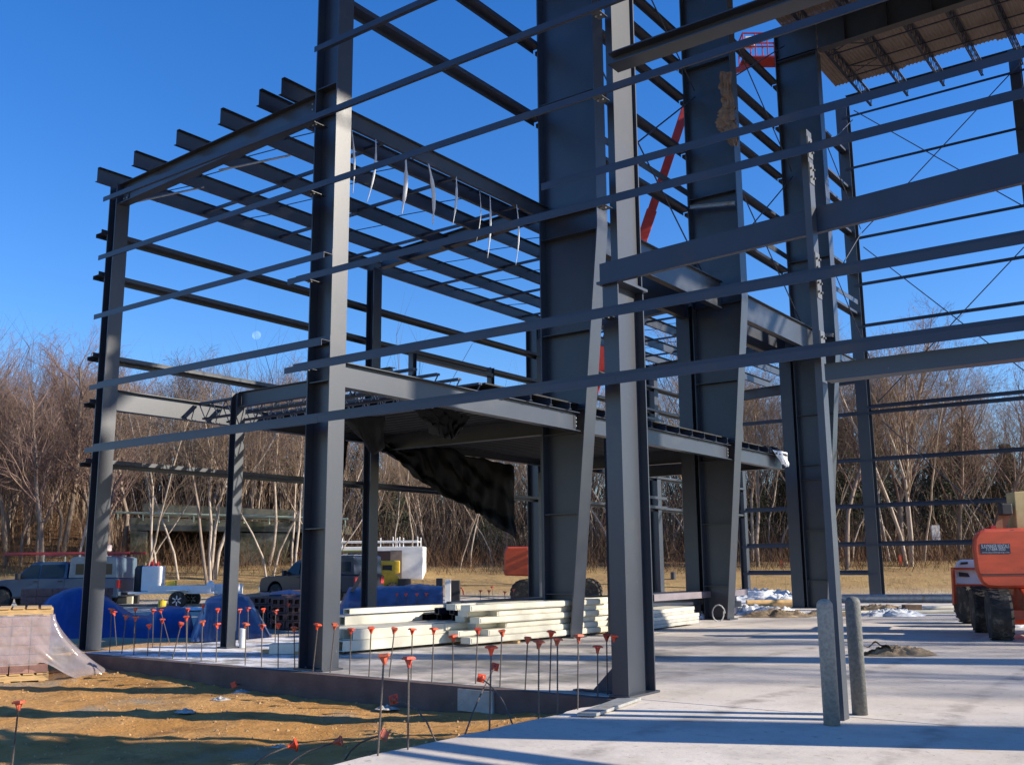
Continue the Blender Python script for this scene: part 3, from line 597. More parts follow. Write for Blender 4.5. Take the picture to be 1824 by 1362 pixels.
def rebar(pts, label, scale=1., group='orange-capped rebar rods'):
    pts = [V(p) for p in pts]; t = thing('capped_rebar', label, 'rebar', pts[0], group)
    mb = MB()
    if len(pts) == 2:
        n = 6; pts = [pts[0].lerp(pts[1], i / n) for i in range(n + 1)]
    mb.path(pts, .0078, 6)
    for a, b in zip(pts, pts[1:]):
        n = 6
        for i in range(n): c = a.lerp(b, (i + .5) / n); d = (b - a).normalized(); mb.tube(c - d * .003, c + d * .003, .0098, .0098, 6)
    mb.build('rod', RUST, t)
    c = bpy.data.objects.new('cap', rcap.choice(CAPV)); col.objects.link(c); c.parent = t; d = (pts[-1] - pts[-2]).normalized()
    c.location = pts[-1] - pts[0] + d * .008; q = d.to_track_quat('Z', 'Y'); c.rotation_mode = 'QUATERNION'; d2 = (d + V((rcap.gauss(0, .09), rcap.gauss(0, .09), 0))).normalized(); c.rotation_quaternion = V((0, 0, 1)).rotation_difference(d2) @ Matrix.Rotation(rcap.uniform(0, 1.5), 3, 'Z').to_quaternion(); c.scale = (scale,) * 3
row = [((155, 1092), (146.5, 1157)), ((165, 1083), (157.5, 1157)), ((175.5, 1092), (169, 1159)), ((198.7, 1085), (195, 1163.6)), ((203, 1091), (207.5, 1151)), ((225, 1097), (216.5, 1166)), ((242, 1099.7), (238, 1167)), ((265.4, 1113), (262.5, 1170)),
       ((273, 1086.5), (271.6, 1152.5)), ((286, 1087), (301.8, 1145)), ((289.2, 1103.4), (283, 1171.7)), ((322.7, 1110.7), (306.6, 1174.6)), ((332, 1098.6), (332, 1176.8)), ((360.6, 1107.4), (358.4, 1179)), ((386.6, 1111.8), (384.8, 1181)),
       ((438, 1111.8), (436.7, 1186.6)), ((466.8, 1114), (465.6, 1189.7)), ((495.8, 1111.8), (495.3, 1192.6)), ((524, 1117.8), (525, 1194.5)), ((566, 1113), (557, 1198)), ((596.6, 1113), (587.7, 1199.9)), ((625.6, 1121.4), (622.4, 1202.8)), ((661.3, 1119), (657, 1206.6)),
       ((702.8, 1120), (693, 1208)), ((734.6, 1121.4), (732, 1212)), ((772.7, 1120.7), (769, 1216.7)), ((807, 1133.5), (806, 1219)), ((851, 1120.7), (847, 1219.8)), ((894, 1124), (890.4, 1226)), ((940, 1136.6), (935.4, 1230.4)), ((982, 1126), (979, 1234)), ((1064.6, 1152.6), (1064.6, 1244.6)), ((1080.5, 1131.3), (1082, 1239)), ((1094.7, 1133), (1095.7, 1244.6))]
for i, (c, b) in enumerate(row):
    B = pz(*b, -.02); B.y = min(B.y, 13.5); T = py(*c, B.y); rebar([B, T], '%s orange-capped rebar from the left in the row along the foundation wall' % ORD[i])
apr = [((684, 1168.5), (672.7, 1349)), ((728, 1173.8), (726.5, 1338)), ((875, 1154), (871.7, 1303.7)), ((960, 1143.7), (959, 1280.7)), ((993, 1138.4), (993, 1274.7)), ((1030, 1133), (1029, 1265.8))]
for i, (c, b) in enumerate(apr):
    B = pz(*b, -.02); T = py(*c, B.y); rebar([B, T], '%s upright orange-capped rebar from the camera along the apron edge' % ORD[i])
for i, (x, y) in enumerate(((241.6, 1084), (334.8, 1084), (362.3, 1078), (388, 1085), (426.5, 1086), (442, 1082.8), (469, 1084.5), (491, 1087.7), (513.4, 1075.6))):
    p = pz(x, y, .66); rebar([(p.x + .02 * (i % 3), p.y, -.1), p], '%s orange-capped rebar from the left in the back row by the tarped blocks' % ORD[i])
for i, (x, y) in enumerate(((706.9, 1057.5), (722.8, 1057.5), (742.6, 1057.5), (759.5, 1057))):
    p = pz(x, y, .7); rebar([(p.x, p.y, -.05), p], '%s orange-capped rebar from the left before the blue film cover' % ORD[i])
for i, (x, y) in enumerate(((855.8, 1052), (871, 1052), (876.3, 1045), (899.3, 1054), (914.9, 1050))):
    p = pz(x, y, .75); rebar([(p.x + (.12 if i == 2 else 0), p.y, -.05), p], '%s orange-capped rebar from the left in the far group before the field' % ORD[i])
def bent(c, b, zc, mid, label, zb=-.05):
    T = pz(*c, zc); B = pz(*b, zb); m = B.lerp(T, .45) + V((0, 0, mid)); rebar([B, B.lerp(m, .5) + V((0, 0, mid * .35)), m, m.lerp(T, .55) + V((0, 0, mid * .1)), T], label)
bent((881.6, 1187), (827.4, 1310), .33, .05, 'bent orange-capped rebar leaning right over the foundation patch'); bent((857.5, 1207.4), (914, 1292), .28, .10, 'bent orange-capped rebar leaning left over the foundation patch')
bent((701.8, 1244.6), (777.9, 1324), .25, .12, 'curved orange-capped rebar leaning left over the ochre soil'); bent((683, 1308), (608, 1362), .05, .08, 'low curved orange-capped rebar bent from the apron edge', -.3)
bent((606, 1319), (500, 1375), -.05, .06, 'nearly flat orange-capped rebar, second from the bottom left of the apron', -.3); bent((524.8, 1326), (440, 1375), -.1, .05, 'nearly flat orange-capped rebar lowest over the ochre soil', -.3)
B = pz(21, 1366, -.32); rebar([B, py(33.6, 1251.7, B.y)], 'lone orange-capped rebar standing in the ochre soil at the lower left')
rebar([pz(455, 1218, -.30), pz(440, 1217, -.28), pz(417, 1219, -.24)], 'fallen orange-capped rebar lying on the ochre soil near the wall')

# ------------------------------------------------------------------ stacks of cream channels and dark tubes
def long_piece(name, a, d, L, w, h, z, m, label, cat, group, hollow=False):
    a = V(a); d = V(d).normalized(); s = V((-d.y, d.x, 0)); mb = MB(); up = V((0, 0, 1)); t = .012
    c = a + d * L / 2 + up * z
    if hollow == 2:
        mb.obox(c + up * h / 2, d * L / 2, s * (w / 2 - .012), up * (h / 2)); mb.obox(c + up * h * .5, d * (L / 2 - .03), s * w / 2, up * h * .36)
    elif hollow:
        for q in (-1, 1): mb.obox(c + s * q * (w / 2 - t / 2) + up * h / 2, d * L / 2, s * t / 2, up * h / 2)
        mb.obox(c + up * (t / 2), d * L / 2, s * (w / 2 - t), up * t / 2); mb.obox(c + up * (h - t / 2), d * L / 2, s * (w / 2 - t), up * t / 2)
    else:   # channel lying on its side: web towards the sun, flanges top and bottom
        mb.obox(c - s * (w / 2 - t / 2) + up * h / 2, d * L / 2, s * t / 2, up * h / 2)
        mb.obox(c + s * t / 2 + up * t / 2, d * L / 2, s * (w / 2 - t / 2), up * t / 2); mb.obox(c + s * t / 2 + up * (h - t / 2), d * L / 2, s * (w / 2 - t / 2), up * t / 2)
        mb.obox(c + s * (w / 2 - t / 2) + up * h / 2, d * L / 2, s * t / 2 * .9, up * (h / 2 - t))
    return tag(mb.build(name, m), label, cat, group)
dA = V((.10, 1, 0)).normalized(); rng = random.Random(5)
a0 = V((-13.2, 12.45, 0)); G_ = 'cream channels stacked on the slab'
for k in range(2):
    for j in range(3): long_piece('steel_channel', a0 + V((-.34 * j + .12 * k * 0, rng.uniform(-.1, .35) + .1 * k, 0)), dA, 4.25 - .25 * k, .32, .18, .06 + .185 * k, CREAM, 'cream channel in layer %s up, %s back in the front stack' % (('one', 'two', 'three')[k], ORD[j]), 'steel channel', G_)
b0 = V((-14.55, 13.7, 0))
for k in range(3):
    for j in range(2): long_piece('steel_channel', b0 + V((-.36 * j, rng.uniform(0, .3), 0)), V((.115, 1, 0)), 9.0 - .4 * k, .34, .165, .06 + .17 * k, CREAM, 'cream channel in layer %s up, %s back in the long left stack' % (('one', 'two', 'three', 'four')[k], ORD[j]), 'steel channel', G_)
c0 = V((-12.3, 15.6, 0))
for k in range(6):
    for j in range(3): long_piece('steel_channel', c0 + V((-.30 * j, -.5 + .28 * ((k * 7 + j * 3) % 5), 0)), V((.09, 1, 0)), 4.4, .28, .115, .06 + .121 * k, CREAM, 'cream channel in layer %s up, %s back, left of first tapered column' % (('one', 'two', 'three', 'four', 'five', 'six')[k], ORD[j]), 'steel channel', G_, 2)
# dark square tubes, open ends towards the camera
for k in range(3):
    for j in range(9 - 2 * (k == 2)): long_piece('square_tube', V((-14.05 + .135 * j + .2 * k, 15.9 + .15 * ((j * 5 + k) % 3), 0)), V((.02, 1, 0)), 5.0, .12, .12, .42 + .125 * k, STEEL_D if j % 3 else BLACK, 'dark hollow square tube, %s from left, layer %s among cream channels' % (ORD[j], ('one', 'two', 'three')[k]), 'steel tube', 'dark square tubes among the channels', True)
for j, (x, y) in enumerate(((0, 0),)):
    long_piece('square_tube', V((-14.6, 14.2, 0)), V((.1, 1, 0)), 3, .2, .10, .60, CREAM, 'single wide pale tube lying on top of the cream channels', 'steel tube', 'dark square tubes among the channels', True)
for p_, L_ in (((-14.3, 12.3), 1.8), ((-14.1, 15.6), 1.7), ((-13.2, 19.5), 1.6), ((-13.1, 16.3), 1.3)):
    tag(MB().obox((p_[0] + .5, p_[1], .031), (L_ / 2, .05, 0), (-.005, .05, 0), (0, 0, .028)).build('timber_bearer', WOOD), 'timber bearer under the cream channels %s' % ('at their near end', 'at mid length', 'at their far end', 'below the right stack')[[12.3, 15.6, 19.5, 16.3].index(p_[1])], 'timber')
p = pz(516, 1166); q = RT
o = MB().obox(p + V((-.15, .1, .10)), q * .32, FW * .12, (0, 0, .09)).build('white_offcut', CREAM, bevel=.008); tag(o, 'short cream offcut lying left of the tall front column', 'offcut')
# flat white panels and dark channels right of the first tapered column
for k in range(5):
    long_piece('steel_channel', V((-11.75 - .04 * k, 19.6, 0)) + V((.0, .1 * (k % 3), 0)), V((-.06, 1, 0)), 4.0, .8, .075, .05 + .08 * k, CREAM if k in (2, 4) else mat('greyed_cream_%s' % ORD[k], (.42, .41, .37), var=.15), 'wide flat panel, %s from the floor, between the first two tapered columns' % ORD[k], 'steel panel', 'flat panels right of the first tapered column')
rng = random.Random(8); MAUVE = mat('mauve_grey_steel', (.20, .175, .20), rough=.5, var=.2, scale=2)
for k in range(4):
    for j in range(4 - k // 2):
        pp = pz(1168 + 20 * j, 1104 - 12 * k, .0); long_piece('steel_channel', V((-12.9 - .30 * j + .1 * k, 23.2 + rng.uniform(-.5, .4), 0)), V((rng.uniform(-.03, .03), 1, 0)), 5.5, .26, .17, .05 + .18 * k, MAUVE if (k + j) % 3 == 0 else STEEL_D, 'dark channel in layer %s, %s from right by second tapered column' % (('one', 'two', 'three', 'four')[k], ORD[j]), 'steel channel', 'dark channels by the second tapered column', True)

# ------------------------------------------------------------------ sheets and scraps on the slab
def scrap(x, y, rx, ry, h, m, name, label, cat, seed, rz=0, **k): p = pz(x, y); return heap(name, m, p + V((0, 0, .004)), rx, ry, h, label, cat, seed, rz + YAW, **k)
scrap(1600, 1166, .68, .30, .15, TAN, 'canvas_sheet', 'crumpled tan canvas sheet on the slab right of the bollards', 'canvas sheet', 11, rough=1.1)
o = MB().grid(18, 5, lambda u, v: pz(1532 + 62 * u, 1168 - 3 * v) + V((0, 0, .03 + .19 * math.sin(u * math.pi) ** .6 * (1 - .3 * v) + .03 * math.sin(u * 17)))).build('canvas_fold', TAN, smooth=True)
tag(o, 'arched fold of tan canvas beside the crumpled canvas sheet', 'canvas sheet')
scrap(1385, 1098, 1.1, .5, .24, TAN, 'canvas_sheet', 'brown canvas sheet heaped on the slab between the tapered columns', 'canvas sheet', 12, rough=.9)
scrap(1470, 1096, .8, .4, .18, TAN, 'canvas_sheet', 'brown canvas sheet lying behind the bollards', 'canvas sheet', 22, rough=.9)
scrap(1560, 1090, 1.0, .5, .3, TAN, 'canvas_sheet', 'tan canvas lump beside white plastic right of the bollards', 'canvas sheet', 13, rough=.7)
scrap(1590, 1097, 1.0, .5, .2, SNOWP, 'plastic_sheet', 'crumpled white plastic beside the tan canvas lump', 'plastic sheet', 14, rough=1.2)
scrap(1345, 1093, 1.3, .8, .25, SNOWP, 'plastic_sheet', 'crumpled white plastic on the slab right of the second tapered column', 'plastic sheet', 15, rough=1.3)
scrap(1345, 1068, 1.8, .9, .5, SNOWP, 'plastic_sheet', 'tall heap of white plastic behind the second tapered column', 'plastic sheet', 16, rough=1.0)
scrap(1400, 1072, 1.8, .7, .3, SNOWP, 'plastic_sheet', 'white plastic spread just left of the third tapered column', 'plastic sheet', 17, rough=1.2)
scrap(1222, 1102, .7, .4, .3, SNOWP, 'plastic_sheet', 'grey white plastic bundle at the foot of the second tapered column', 'plastic sheet', 18, rough=1.1)
scrap(1818, 1118, .8, .3, .12, SNOWP, 'plastic_sheet', 'white plastic scrap under the orange lift', 'plastic sheet', 19, rough=1.2)
scrap(330, 1086, 1.1, .5, .12, SNOWP, 'plastic_sheet', 'thin white plastic on the gravel behind the blue tarp', 'plastic sheet', 27, rough=.7)
# cable loop at the column
mb = MB(); c = pz(1272, 1107); mb.path([c + RT * (.14 + .16 * math.cos(t * .5)) + V((0, 0, .22 + .22 * math.sin(t * .5))) + FW * .05 * t / 4 for t in range(14)], .018, 6)
tag(mb.build('hose_loop', mat('pale_hose', (.45, .45, .45), rough=.5)), 'pale hose loop leaning at the foot of the second tapered column', 'hose')
# long pipes / rolled goods along the far slab edge
for i, (x0_, x1_, y_, r, m, lab) in enumerate(((1500, 1735, 1073, .16, GALV, 'long grey wrapped roll along the far slab edge'), (1490, 1740, 1087, .05, CREAM, 'pale pipe lying in front of the grey roll'), (1480, 1740, 1094, .05, CREAM, 'second pale pipe lying in front of the grey roll'), (1330, 1500, 1076, .08, WOOD, 'long timber lying behind the third tapered column'), (820, 915, 1063, .10, WOODD, 'brown pole lying on the gravel before the orange lift'))):
    a, b = pz(x0_, y_ + .0 * i), pz(x1_, y_ - (3 if i else 0)); a.z = b.z = r + .004
    tag(MB().tube(a, b, r, r, 12).build('long_roll' if i == 0 else 'long_pipe', m, smooth=False), lab, 'pipe')
p = pz(1625, 1090); tag(MB().obox(p + V((0, 0, .12)), RT * .26, FW * .15, (0, 0, .11)).build('timber_block', WOODD, bevel=.01), 'brown timber block standing on the pale pipes', 'timber')
for i, (x, y, l) in enumerate(((1350, 1082, .5), (1385, 1081, .6), (1255, 1062, .5), (1660, 1063, 1.2))):
    p = pz(x, y); tag(MB().obox(p + V((0, 0, .06)), RT * l, FW * .06, (0, 0, .05)).build('timber', WOOD), ('short timber before the white plastic', 'timber left of the third tapered column', 'timber beyond the dark channels', 'long timber on the field edge before the white machine')[i], 'timber')
p = pz(1110, 1262); o = MB().prism([pz(1028, 1276) + V((0, 0, .01)), pz(1062, 1277) + V((0, 0, .01)), pz(1142, 1248) + V((0, 0, .01)), pz(1100, 1249) + V((0, 0, .01))], (0, 0, .03)).build('metal_sheet', GALV); tag(o, 'grey metal sheet lying on the apron at the foot of the column', 'metal sheet')
p = pz(431, 1153); tag(MB().lathe(p + V((0, 0, 0)), (0, 0, 1), [(0, .057), (.36, .057), (.36, .05), (.34, .048)], 18).build('plastic_pipe', WHITE, smooth=False), 'short white plastic pipe standing up through the slab', 'pipe')
mb = MB(); a = V((-6.42, 10.9, 0)); mb.prism([(-6.33, 10.75, .01), (-6.75, 10.75, .01), (-6.33, 10.75, .42)], (0, .012, 0)); mb.box((-7.0, 10.70, .008), (-6.33, 10.82, .02)); part(mb, 'brace_bracket', STEEL_D)

# ------------------------------------------------------------------ pallets, blocks and tarped piles
def mound(name, prof, d0, d1, m, label, cat, seed=0, amp=.06, zb=-.16, nu=110, nv=44, parent=None, sharp=.35):
    mb = MB(); xs = [p[0] for p in prof]
    def top(x):
        for (x0, y0), (x1, y1) in zip(prof, prof[1:]):
            if x <= x1: f = (x - x0) / (x1 - x0); return y0 * (1 - f) + y1 * f
        return prof[-1][1]
    dm = (d0 + d1) / 2
    def P(u, v):
        x = xs[0] + (xs[-1] - xs[0]) * u; zt = max(zb + .02, pd(x, top(x), dm).z); d = d0 + (d1 - d0) * v
        e = min(1, min(v, 1 - v) / sharp); e = math.sin(e * math.pi / 2) ** .8
        n = .35 - 1.5 * abs(noise.noise(V((u * 7 + v * 2, v * 4, seed)))) - .9 * abs(noise.noise(V((u * 19 - v * 5, v * 9, seed + 4)))) + .4 * noise.noise(V((u * 30, v * 14, seed + 7))); q = pd(x, 900, d)
        return V((q.x, q.y, max(zb, zb + (zt - zb) * e * (1 + .02 * n) + .4 * amp * n * e))) + FW * n * amp
    mb.grid(nu, nv, P); o = mb.build(name, m, parent, smooth=True)
    return tag(o, label, cat) if label else o
def blocks(root, org, ax, ay, nx, ny, nz, bx, by, bz, m, name='block', z0=0, hollow=False):
    g = .012; me = None; rngb = random.Random(nx * 7 + nz)
    for k in range(nz):
        for j in range(ny):
            for i in range(nx):
                if me is None:
                    mb = MB()
                    if hollow:
                        h = (bx - g) / 2; w = (by - g) / 2; H = (bz - g) / 2
                        for q in (-1, 0, 1): mb.obox(V((h * .86 * q, 0, 0)), (h * .14, 0, 0), (0, w, 0), (0, 0, H))
                        for q in (-1, 1): mb.obox(V((0, 0, H * .8 * q)), (h * .72, 0, 0), (0, w * .995, 0), (0, 0, H * .199))
                        mb.obox((0, w * .4, 0), (h * .72, 0, 0), (0, w * .1, 0), (0, 0, H * .6))
                    else: mb.obox((0, 0, 0), ((bx - g) / 2, 0, 0), (0, (by - g) / 2, 0), (0, 0, (bz - g) / 2))
                    me = mb.mesh(name, m, (0, 0, 0))
                b = bpy.data.objects.new(name, me); col.objects.link(b); b.parent = root
                b.location = V(org) + V(ax) * (i + .5) * bx + V(ay) * (j + .5) * by + V((0, 0, z0 + (k + .5) * bz)) - WPOS[root.name] + V((rngb.uniform(-.008, .008), rngb.uniform(-.008, .008), 0))
                b.rotation_euler = (0, 0, math.atan2(ax[1], ax[0]) + rngb.uniform(-.02, .02))
# near pallet wrapped in plastic
gz = -.34
c = pz(86, 1212, gz); ax = -(RT * .905 + FW * .425).normalized(); ay = (FW * .905 - RT * .425).normalized()
PAL = thing('block_pallet', 'pallet of pinkish blocks wrapped in torn clear plastic at the left edge', 'pallet', c)
def slats(root, org, ax, ay, L, W, z, m=WOOD):
    for i in range(6): MB().obox(V(org) + ax * (L * (i + .5) / 6) + ay * W / 2 + V((0, 0, z + .125)), ax * L * .066, ay * W / 2, (0, 0, .011)).build('slat', m, root)
    for j in range(3): MB().obox(V(org) + ax * L / 2 + ay * (W * (.06 + .44 * j)) + V((0, 0, z + .065)), ax * L / 2, ay * .045, (0, 0, .048)).build('bearer', m, root)
    for i in range(3): MB().obox(V(org) + ax * (L * (.08 + .42 * i)) + ay * W / 2 + V((0, 0, z + .008)), ax * .05, ay * W / 2, (0, 0, .008)).build('slat', m, root)
slats(PAL, c, ax, ay, 1.25, 1.05, .0)
blocks(PAL, c + ax * .02 + ay * .02, ax, ay, 4, 3, 6, .30, .33, .155, PINKB, z0=.137)
slats(PAL, c, ax, ay, 1.3, 1.1, 1.085)
def Pp(u, v):      # cloudy plastic from the pallet's top, flaring out to the right on the ground
    base = c + ax * 1.25 * (1 - min(1, u * 1.6)) - ay * .03
    if u > .62: f = (u - .62) / .38; base = c - ay * .03 + ay * 1.1 * f * .8 - ax * .03
    fl = (v ** 1.6) * (.10 + (.95 if u > .35 else .15) * sm(.3, .75, u)) * (1 - .35 * sm(.8, 1, u))
    n = noise.noise(V((u * 8, v * 4, 2))) + .5 * noise.noise(V((u * 22, v * 7, 9)))
    zb_ = .28 if u < .42 else .30 * (1 - sm(.42, .55, u)) + .02
    return V((base.x, base.y, gz + 1.10 * (1 - v) + zb_ * v)) - ax * fl - ay * .10 * v + (-ay * .5 - ax * .5) * n * .05 * (.3 + v)
o = MB().grid(70, 34, Pp).build('plastic_wrap', CLEAR, smooth=True); tag(o, 'torn cloudy plastic sheet draped off the block pallet and flaring right', 'plastic sheet')
# second pallet stack behind, seen as dark blocks under the blue tarp
c2 = pz(150, 1135, -.2); P2 = thing('block_pallet', 'stack of dark blocks under the near end of the blue tarp', 'pallet', c2 - RT * 1.6)
blocks(P2, c2 - RT * 1.7, RT, FW, 5, 3, 6, .40, .30, .20, BLOCK, z0=.02)
mound('blue_tarp', [(84, 1080), (100, 1062), (125, 1050), (150, 1045), (175, 1048), (200, 1062), (225, 1080), (250, 1095), (275, 1098), (290, 1084), (315, 1080), (338, 1082), (350, 1098), (358, 1128)], 24.2, 27.6, BLUET, 'bright blue tarp draped over block pallets behind the corner column', 'tarp', 3)
p = pz(218, 1118, 0); tag(MB().obox(p + V((0, 0, .1)), RT * .25, FW * .2, (0, 0, .2)).build('grey_block', mat('grey_block_face', (.3, .3, .3))), 'grey block showing at the edge of the blue tarp', 'block')
def hollow_stack(x, y, nx, nz, lab, dd=0):
    c = pz(x, y, -.1); r = thing('block_stack', lab, 'block stack', c); blocks(r, c, RT, FW, nx, 2, nz, .40, .32, .20, BLOCK, hollow=True, z0=.02); return c
hollow_stack(480, 1122, 4, 4, 'stack of maroon hollow blocks left of the tall front column'); hollow_stack(395, 1118, 4, 4, 'stack of maroon hollow blocks under faded blue film')
hollow_stack(500, 1094, 3, 4, 'far stack of maroon hollow blocks with blue film on top'); 
mound('blue_film', [(352, 1128), (362, 1100), (376, 1066), (400, 1057), (428, 1056), (450, 1062), (468, 1090), (480, 1115), (492, 1138)], 22.8, 25.8, BLUEF, 'faded blue film draped over maroon blocks behind the short post', 'tarp', 5, zb=-.1)
mound('blue_film', [(470, 1064), (490, 1054), (520, 1050), (550, 1056), (562, 1064)], 28.5, 30, BLUEF, 'blue film on top of the far maroon block stack', 'tarp', 6, zb=.75)
mound('blue_film', [(596, 1100), (612, 1072), (625, 1046), (700, 1044), (745, 1040), (775, 1043), (796, 1045), (806, 1058), (803, 1078), (790, 1092)], 29.5, 33, BLUEF, 'large faded blue film cover over stacked blocks before the white trailer', 'tarp', 7, zb=-.08, amp=.07)
c = pz(655, 1096, -.1); r = thing('block_stack', 'dark block stack inside the large faded blue film cover', 'block stack', c); blocks(r, c, RT, FW, 6, 2, 4, .4, .32, .2, BLOCK, z0=.02)
p, q = pz(602, 1096, 0), pd(652, 1010, 29); tag(MB().obox((p + q) / 2, (q - p) / 2, RT * .06, FW * .02).build('leaning_plank', mat('grey_plank', (.28, .28, .27))), 'grey plank leaning by the large faded blue film cover', 'timber')
for k in range(3):
    p = pz(612, 1068 + k * 8, 0) if k < 2 else pz(610, 1088, 0)
    tag(MB().obox(p + V((0, 0, .09)), RT * .5, FW * .06, (0, 0, .05)).build('timber', CREAM), ('rear', 'middle', 'front')[k] + ' pale timber on the ground right of the tall front column', 'timber')

# ------------------------------------------------------------------ wheels and vehicles
def wheel(root, c, axis, r, w, lug=False, rimc=CHROME, dual=False):
    c = V(c); a = V(axis).normalized(); mb = MB(); n = 36
    mb.lathe(c - a * w / 2, a, [(0, r * .62), (.0, r * .9), (w * .14, r), (w * .86, r), (w, r * .9), (w, r * .62)], n)
    if lug:
        up = V((0, 0, 1)); s = a.cross(up)
        for i in range(18):
            for q in (-1, 1):
                t = (i + .5 * (q > 0)) / 18 * 2 * math.pi; rad = up * math.cos(t) + s * math.sin(t); tan = a.cross(rad)
                mb.obox(c + rad * (r * 1.0) + a * q * w * .24, (a * q * w * .25 + tan * r * .10), tan * r * .035, rad * r * .03)
    tr = mb.build('tyre', RUBBER, root)
    mb = MB(); mb.lathe(c - a * w * .46, a, [(0, .02), (.02, r * .2), (.03, r * .5), (0, r * .61), (w * .92, r * .61), (w * .9 - .02, r * .5), (w * .9, r * .2), (w * .92, .02)], 24)
    if not lug:
        for i in range(6):
            t = i / 6 * 2 * math.pi; up = V((0, 0, 1)); s = a.cross(up); rad = up * math.cos(t) + s * math.sin(t)
            for q in (-1, 1): mb.obox(c + rad * r * .36 + a * q * w * .44, rad * r * .22, a.cross(rad) * r * .07, a * .012)
    mb.build('rim', rimc, tr)
def vehicle(name, label, cat, pos, ang, paint, cap=True, L=5.8, cabonly=False, rim=CHROME, van=False, rack=True):
    # local: +x forward, +y left side; front at x=+L/2
    T = thing(name, label, cat, pos); c, s = math.cos(ang), math.sin(ang)
    def W(x, y, z): return V((pos[0] + x * c - y * s, pos[1] + x * s + y * c, pos[2] + z))
    X, Y = V((c, s, 0)), V((-s, c, 0)); w = .98; h = L / 2
    side = [(-h, .62), (-h, 1.16), (-h + .05, 1.20), (.95, 1.22), (1.15, 1.20), (h - .35, 1.12), (h - .05, 1.0), (h, .72), (h - .02, .48), (h - .6, .42)]
    wf, wr, wrad = h - 1.0, -h + 1.25, .47
    low = [(-h + .02, .5)]; prof = [(x, z) for x, z in side]
    def arch(xc): return [(xc + wrad * math.cos(t), .45 + wrad * math.sin(t)) for t in [math.pi * k / 8 for k in range(0, 9)]]
    poly = [(-h, .62), (-h, 1.16), (-h + .05, 1.20), (.95, 1.22), (1.15, 1.21), (h - .35, 1.13), (h - .06, 1.02), (h, .74), (h - .02, .45)] + arch(wf) + arch(wr) + [(-h + .02, .45)]
    MB().prism([W(x, -w, z) for x, z in poly], Y * 2 * w).build('body', paint, T, bevel=.03)
    # cab
    cab = [(-.75 if not van else -h + .1, 1.215), (-.72 if not van else -h + .14, 1.80), (-.55 if not van else -h + .3, 1.88), (.55, 1.88), (.75, 1.83), (1.42, 1.21)]
    mb = MB(); n = len(cab)
    vs = [W(x, -w + .02 - (0 if z < 1.3 else -.14), z) for x, z in cab] + [W(x, w - .02 - (0 if z < 1.3 else .14), z) for x, z in cab]
    mb.add(vs, [tuple(range(n)), tuple(range(n, 2 * n))[::-1]] + [(i, n + i, n + (i + 1) % n, (i + 1) % n) for i in range(n)]); mb.build('cab', paint, T, bevel=.02)
    def pane(pts, q, nm='window'):
        mb = MB(); P_ = [W(x, q * (w + .002 - .125 * (z - 1.25) / .5), z) for x, z in pts]; mb.prism(P_, Y * q * .012); return mb.build(nm, GLASS, T)
    for q in (-1, 1):
        pane([(.42, 1.26), (1.22, 1.26), (.80, 1.74), (.45, 1.76)], q); pane([(-.62, 1.26), (.33, 1.26), (.35, 1.76), (-.6, 1.76)], q)
        if van: pane([(-1.7, 1.26), (-.75, 1.26), (-.73, 1.76), (-1.65, 1.76)], q)
        for a_ in (.38, -.68): MB().obox(W(a_, q * (w + .003), .86), X * .006, Y * .004, (0, 0, .33)).build('door_seam', DARKP, T)
        for a_ in (.55, -.45): MB().obox(W(a_ - .05, q * (w + .02), 1.10), X * .09, Y * .015, (0, 0, .02)).build('door_handle', DARKP, T)
        MB().obox(W(1.18, q * (w + .16), 1.30), X * .06, Y * .11, (0, 0, .12)).build('mirror', DARKP, T, bevel=.02)
        MB().obox(W(h - .06, q * .72, .86), X * .07, Y * .18, (0, 0, .11)).build('headlight', mat('lamp_amber_%d' % (q + 2), (.7, .3, .12), rough=.2), T)
        MB().obox(W(-h + .03, q * .88, .98), X * .05, Y * .105, (0, 0, .16)).build('tail_light', RED, T)
        MB().obox(W(.1, q * (w + .012), .47), X * (L * .23), Y * .03, (0, 0, .035)).build('side_step', DARKP, T)
    mb = MB(); mb.prism([W(1.38, -.8, 1.26), W(.83, -.72, 1.78), W(.83, .72, 1.78), W(1.38, .8, 1.26)], X * .02); mb.build('windscreen', GLASS, T)
    MB().obox(W(h + .03, 0, .55), X * .06, Y * .95, (0, 0, .13)).build('front_bumper', CHROME, T, bevel=.03); MB().obox(W(-h - .05, 0, .6), X * .06, Y * .95, (0, 0, .10)).build('rear_bumper', CHROME, T, bevel=.03)
    MB().obox(W(h + .005, 0, .86), X * .015, Y * .5, (0, 0, .16)).build('grille', DARKP, T)
    if cap:
        cp_ = [(-h + .08, 1.215), (-h + .14, 2.0), (-h + .3, 2.06), (-1.0, 2.06), (-.86, 2.0), (-.82, 1.215)]
        cm = mat('cap_%s' % name, (.13, .19, .25) if paint is TRUCKP else (.012, .016, .035), rough=.3, metal=.2, coat=.5)
        MB().prism([W(x, -w + .03, z) for x, z in cp_], Y * (2 * w - .06)).build('bed_cap', cm, T, bevel=.03)
        for q in (-1, 1): MB().prism([W(x, q * (w - .028), z) for x, z in ((-2.6, 1.36), (-1.1, 1.36), (-1.1, 1.78), (-2.6, 1.78))], Y * q * .012).build('window', GLASS, T)
    zr = 2.12 if cap else 1.95
    if rack:
        mb = MB()
        for x_ in (-2.3, -1.2, .3): mb.tube(W(x_, -.85, zr), W(x_, .85, zr), .03, .03, 6); mb.tube(W(x_, -.85, zr - .25), W(x_, -.85, zr), .025, .025, 5); mb.tube(W(x_, .85, zr - .25), W(x_, .85, zr), .025, .025, 5)
        mb.build('roof_rack', CHROME, T)
    for xw in (wf, wr):
        for q in (-1, 1): wheel(T, W(xw, q * (w - .14), .40), Y * q, .40, .26, rimc=rim)
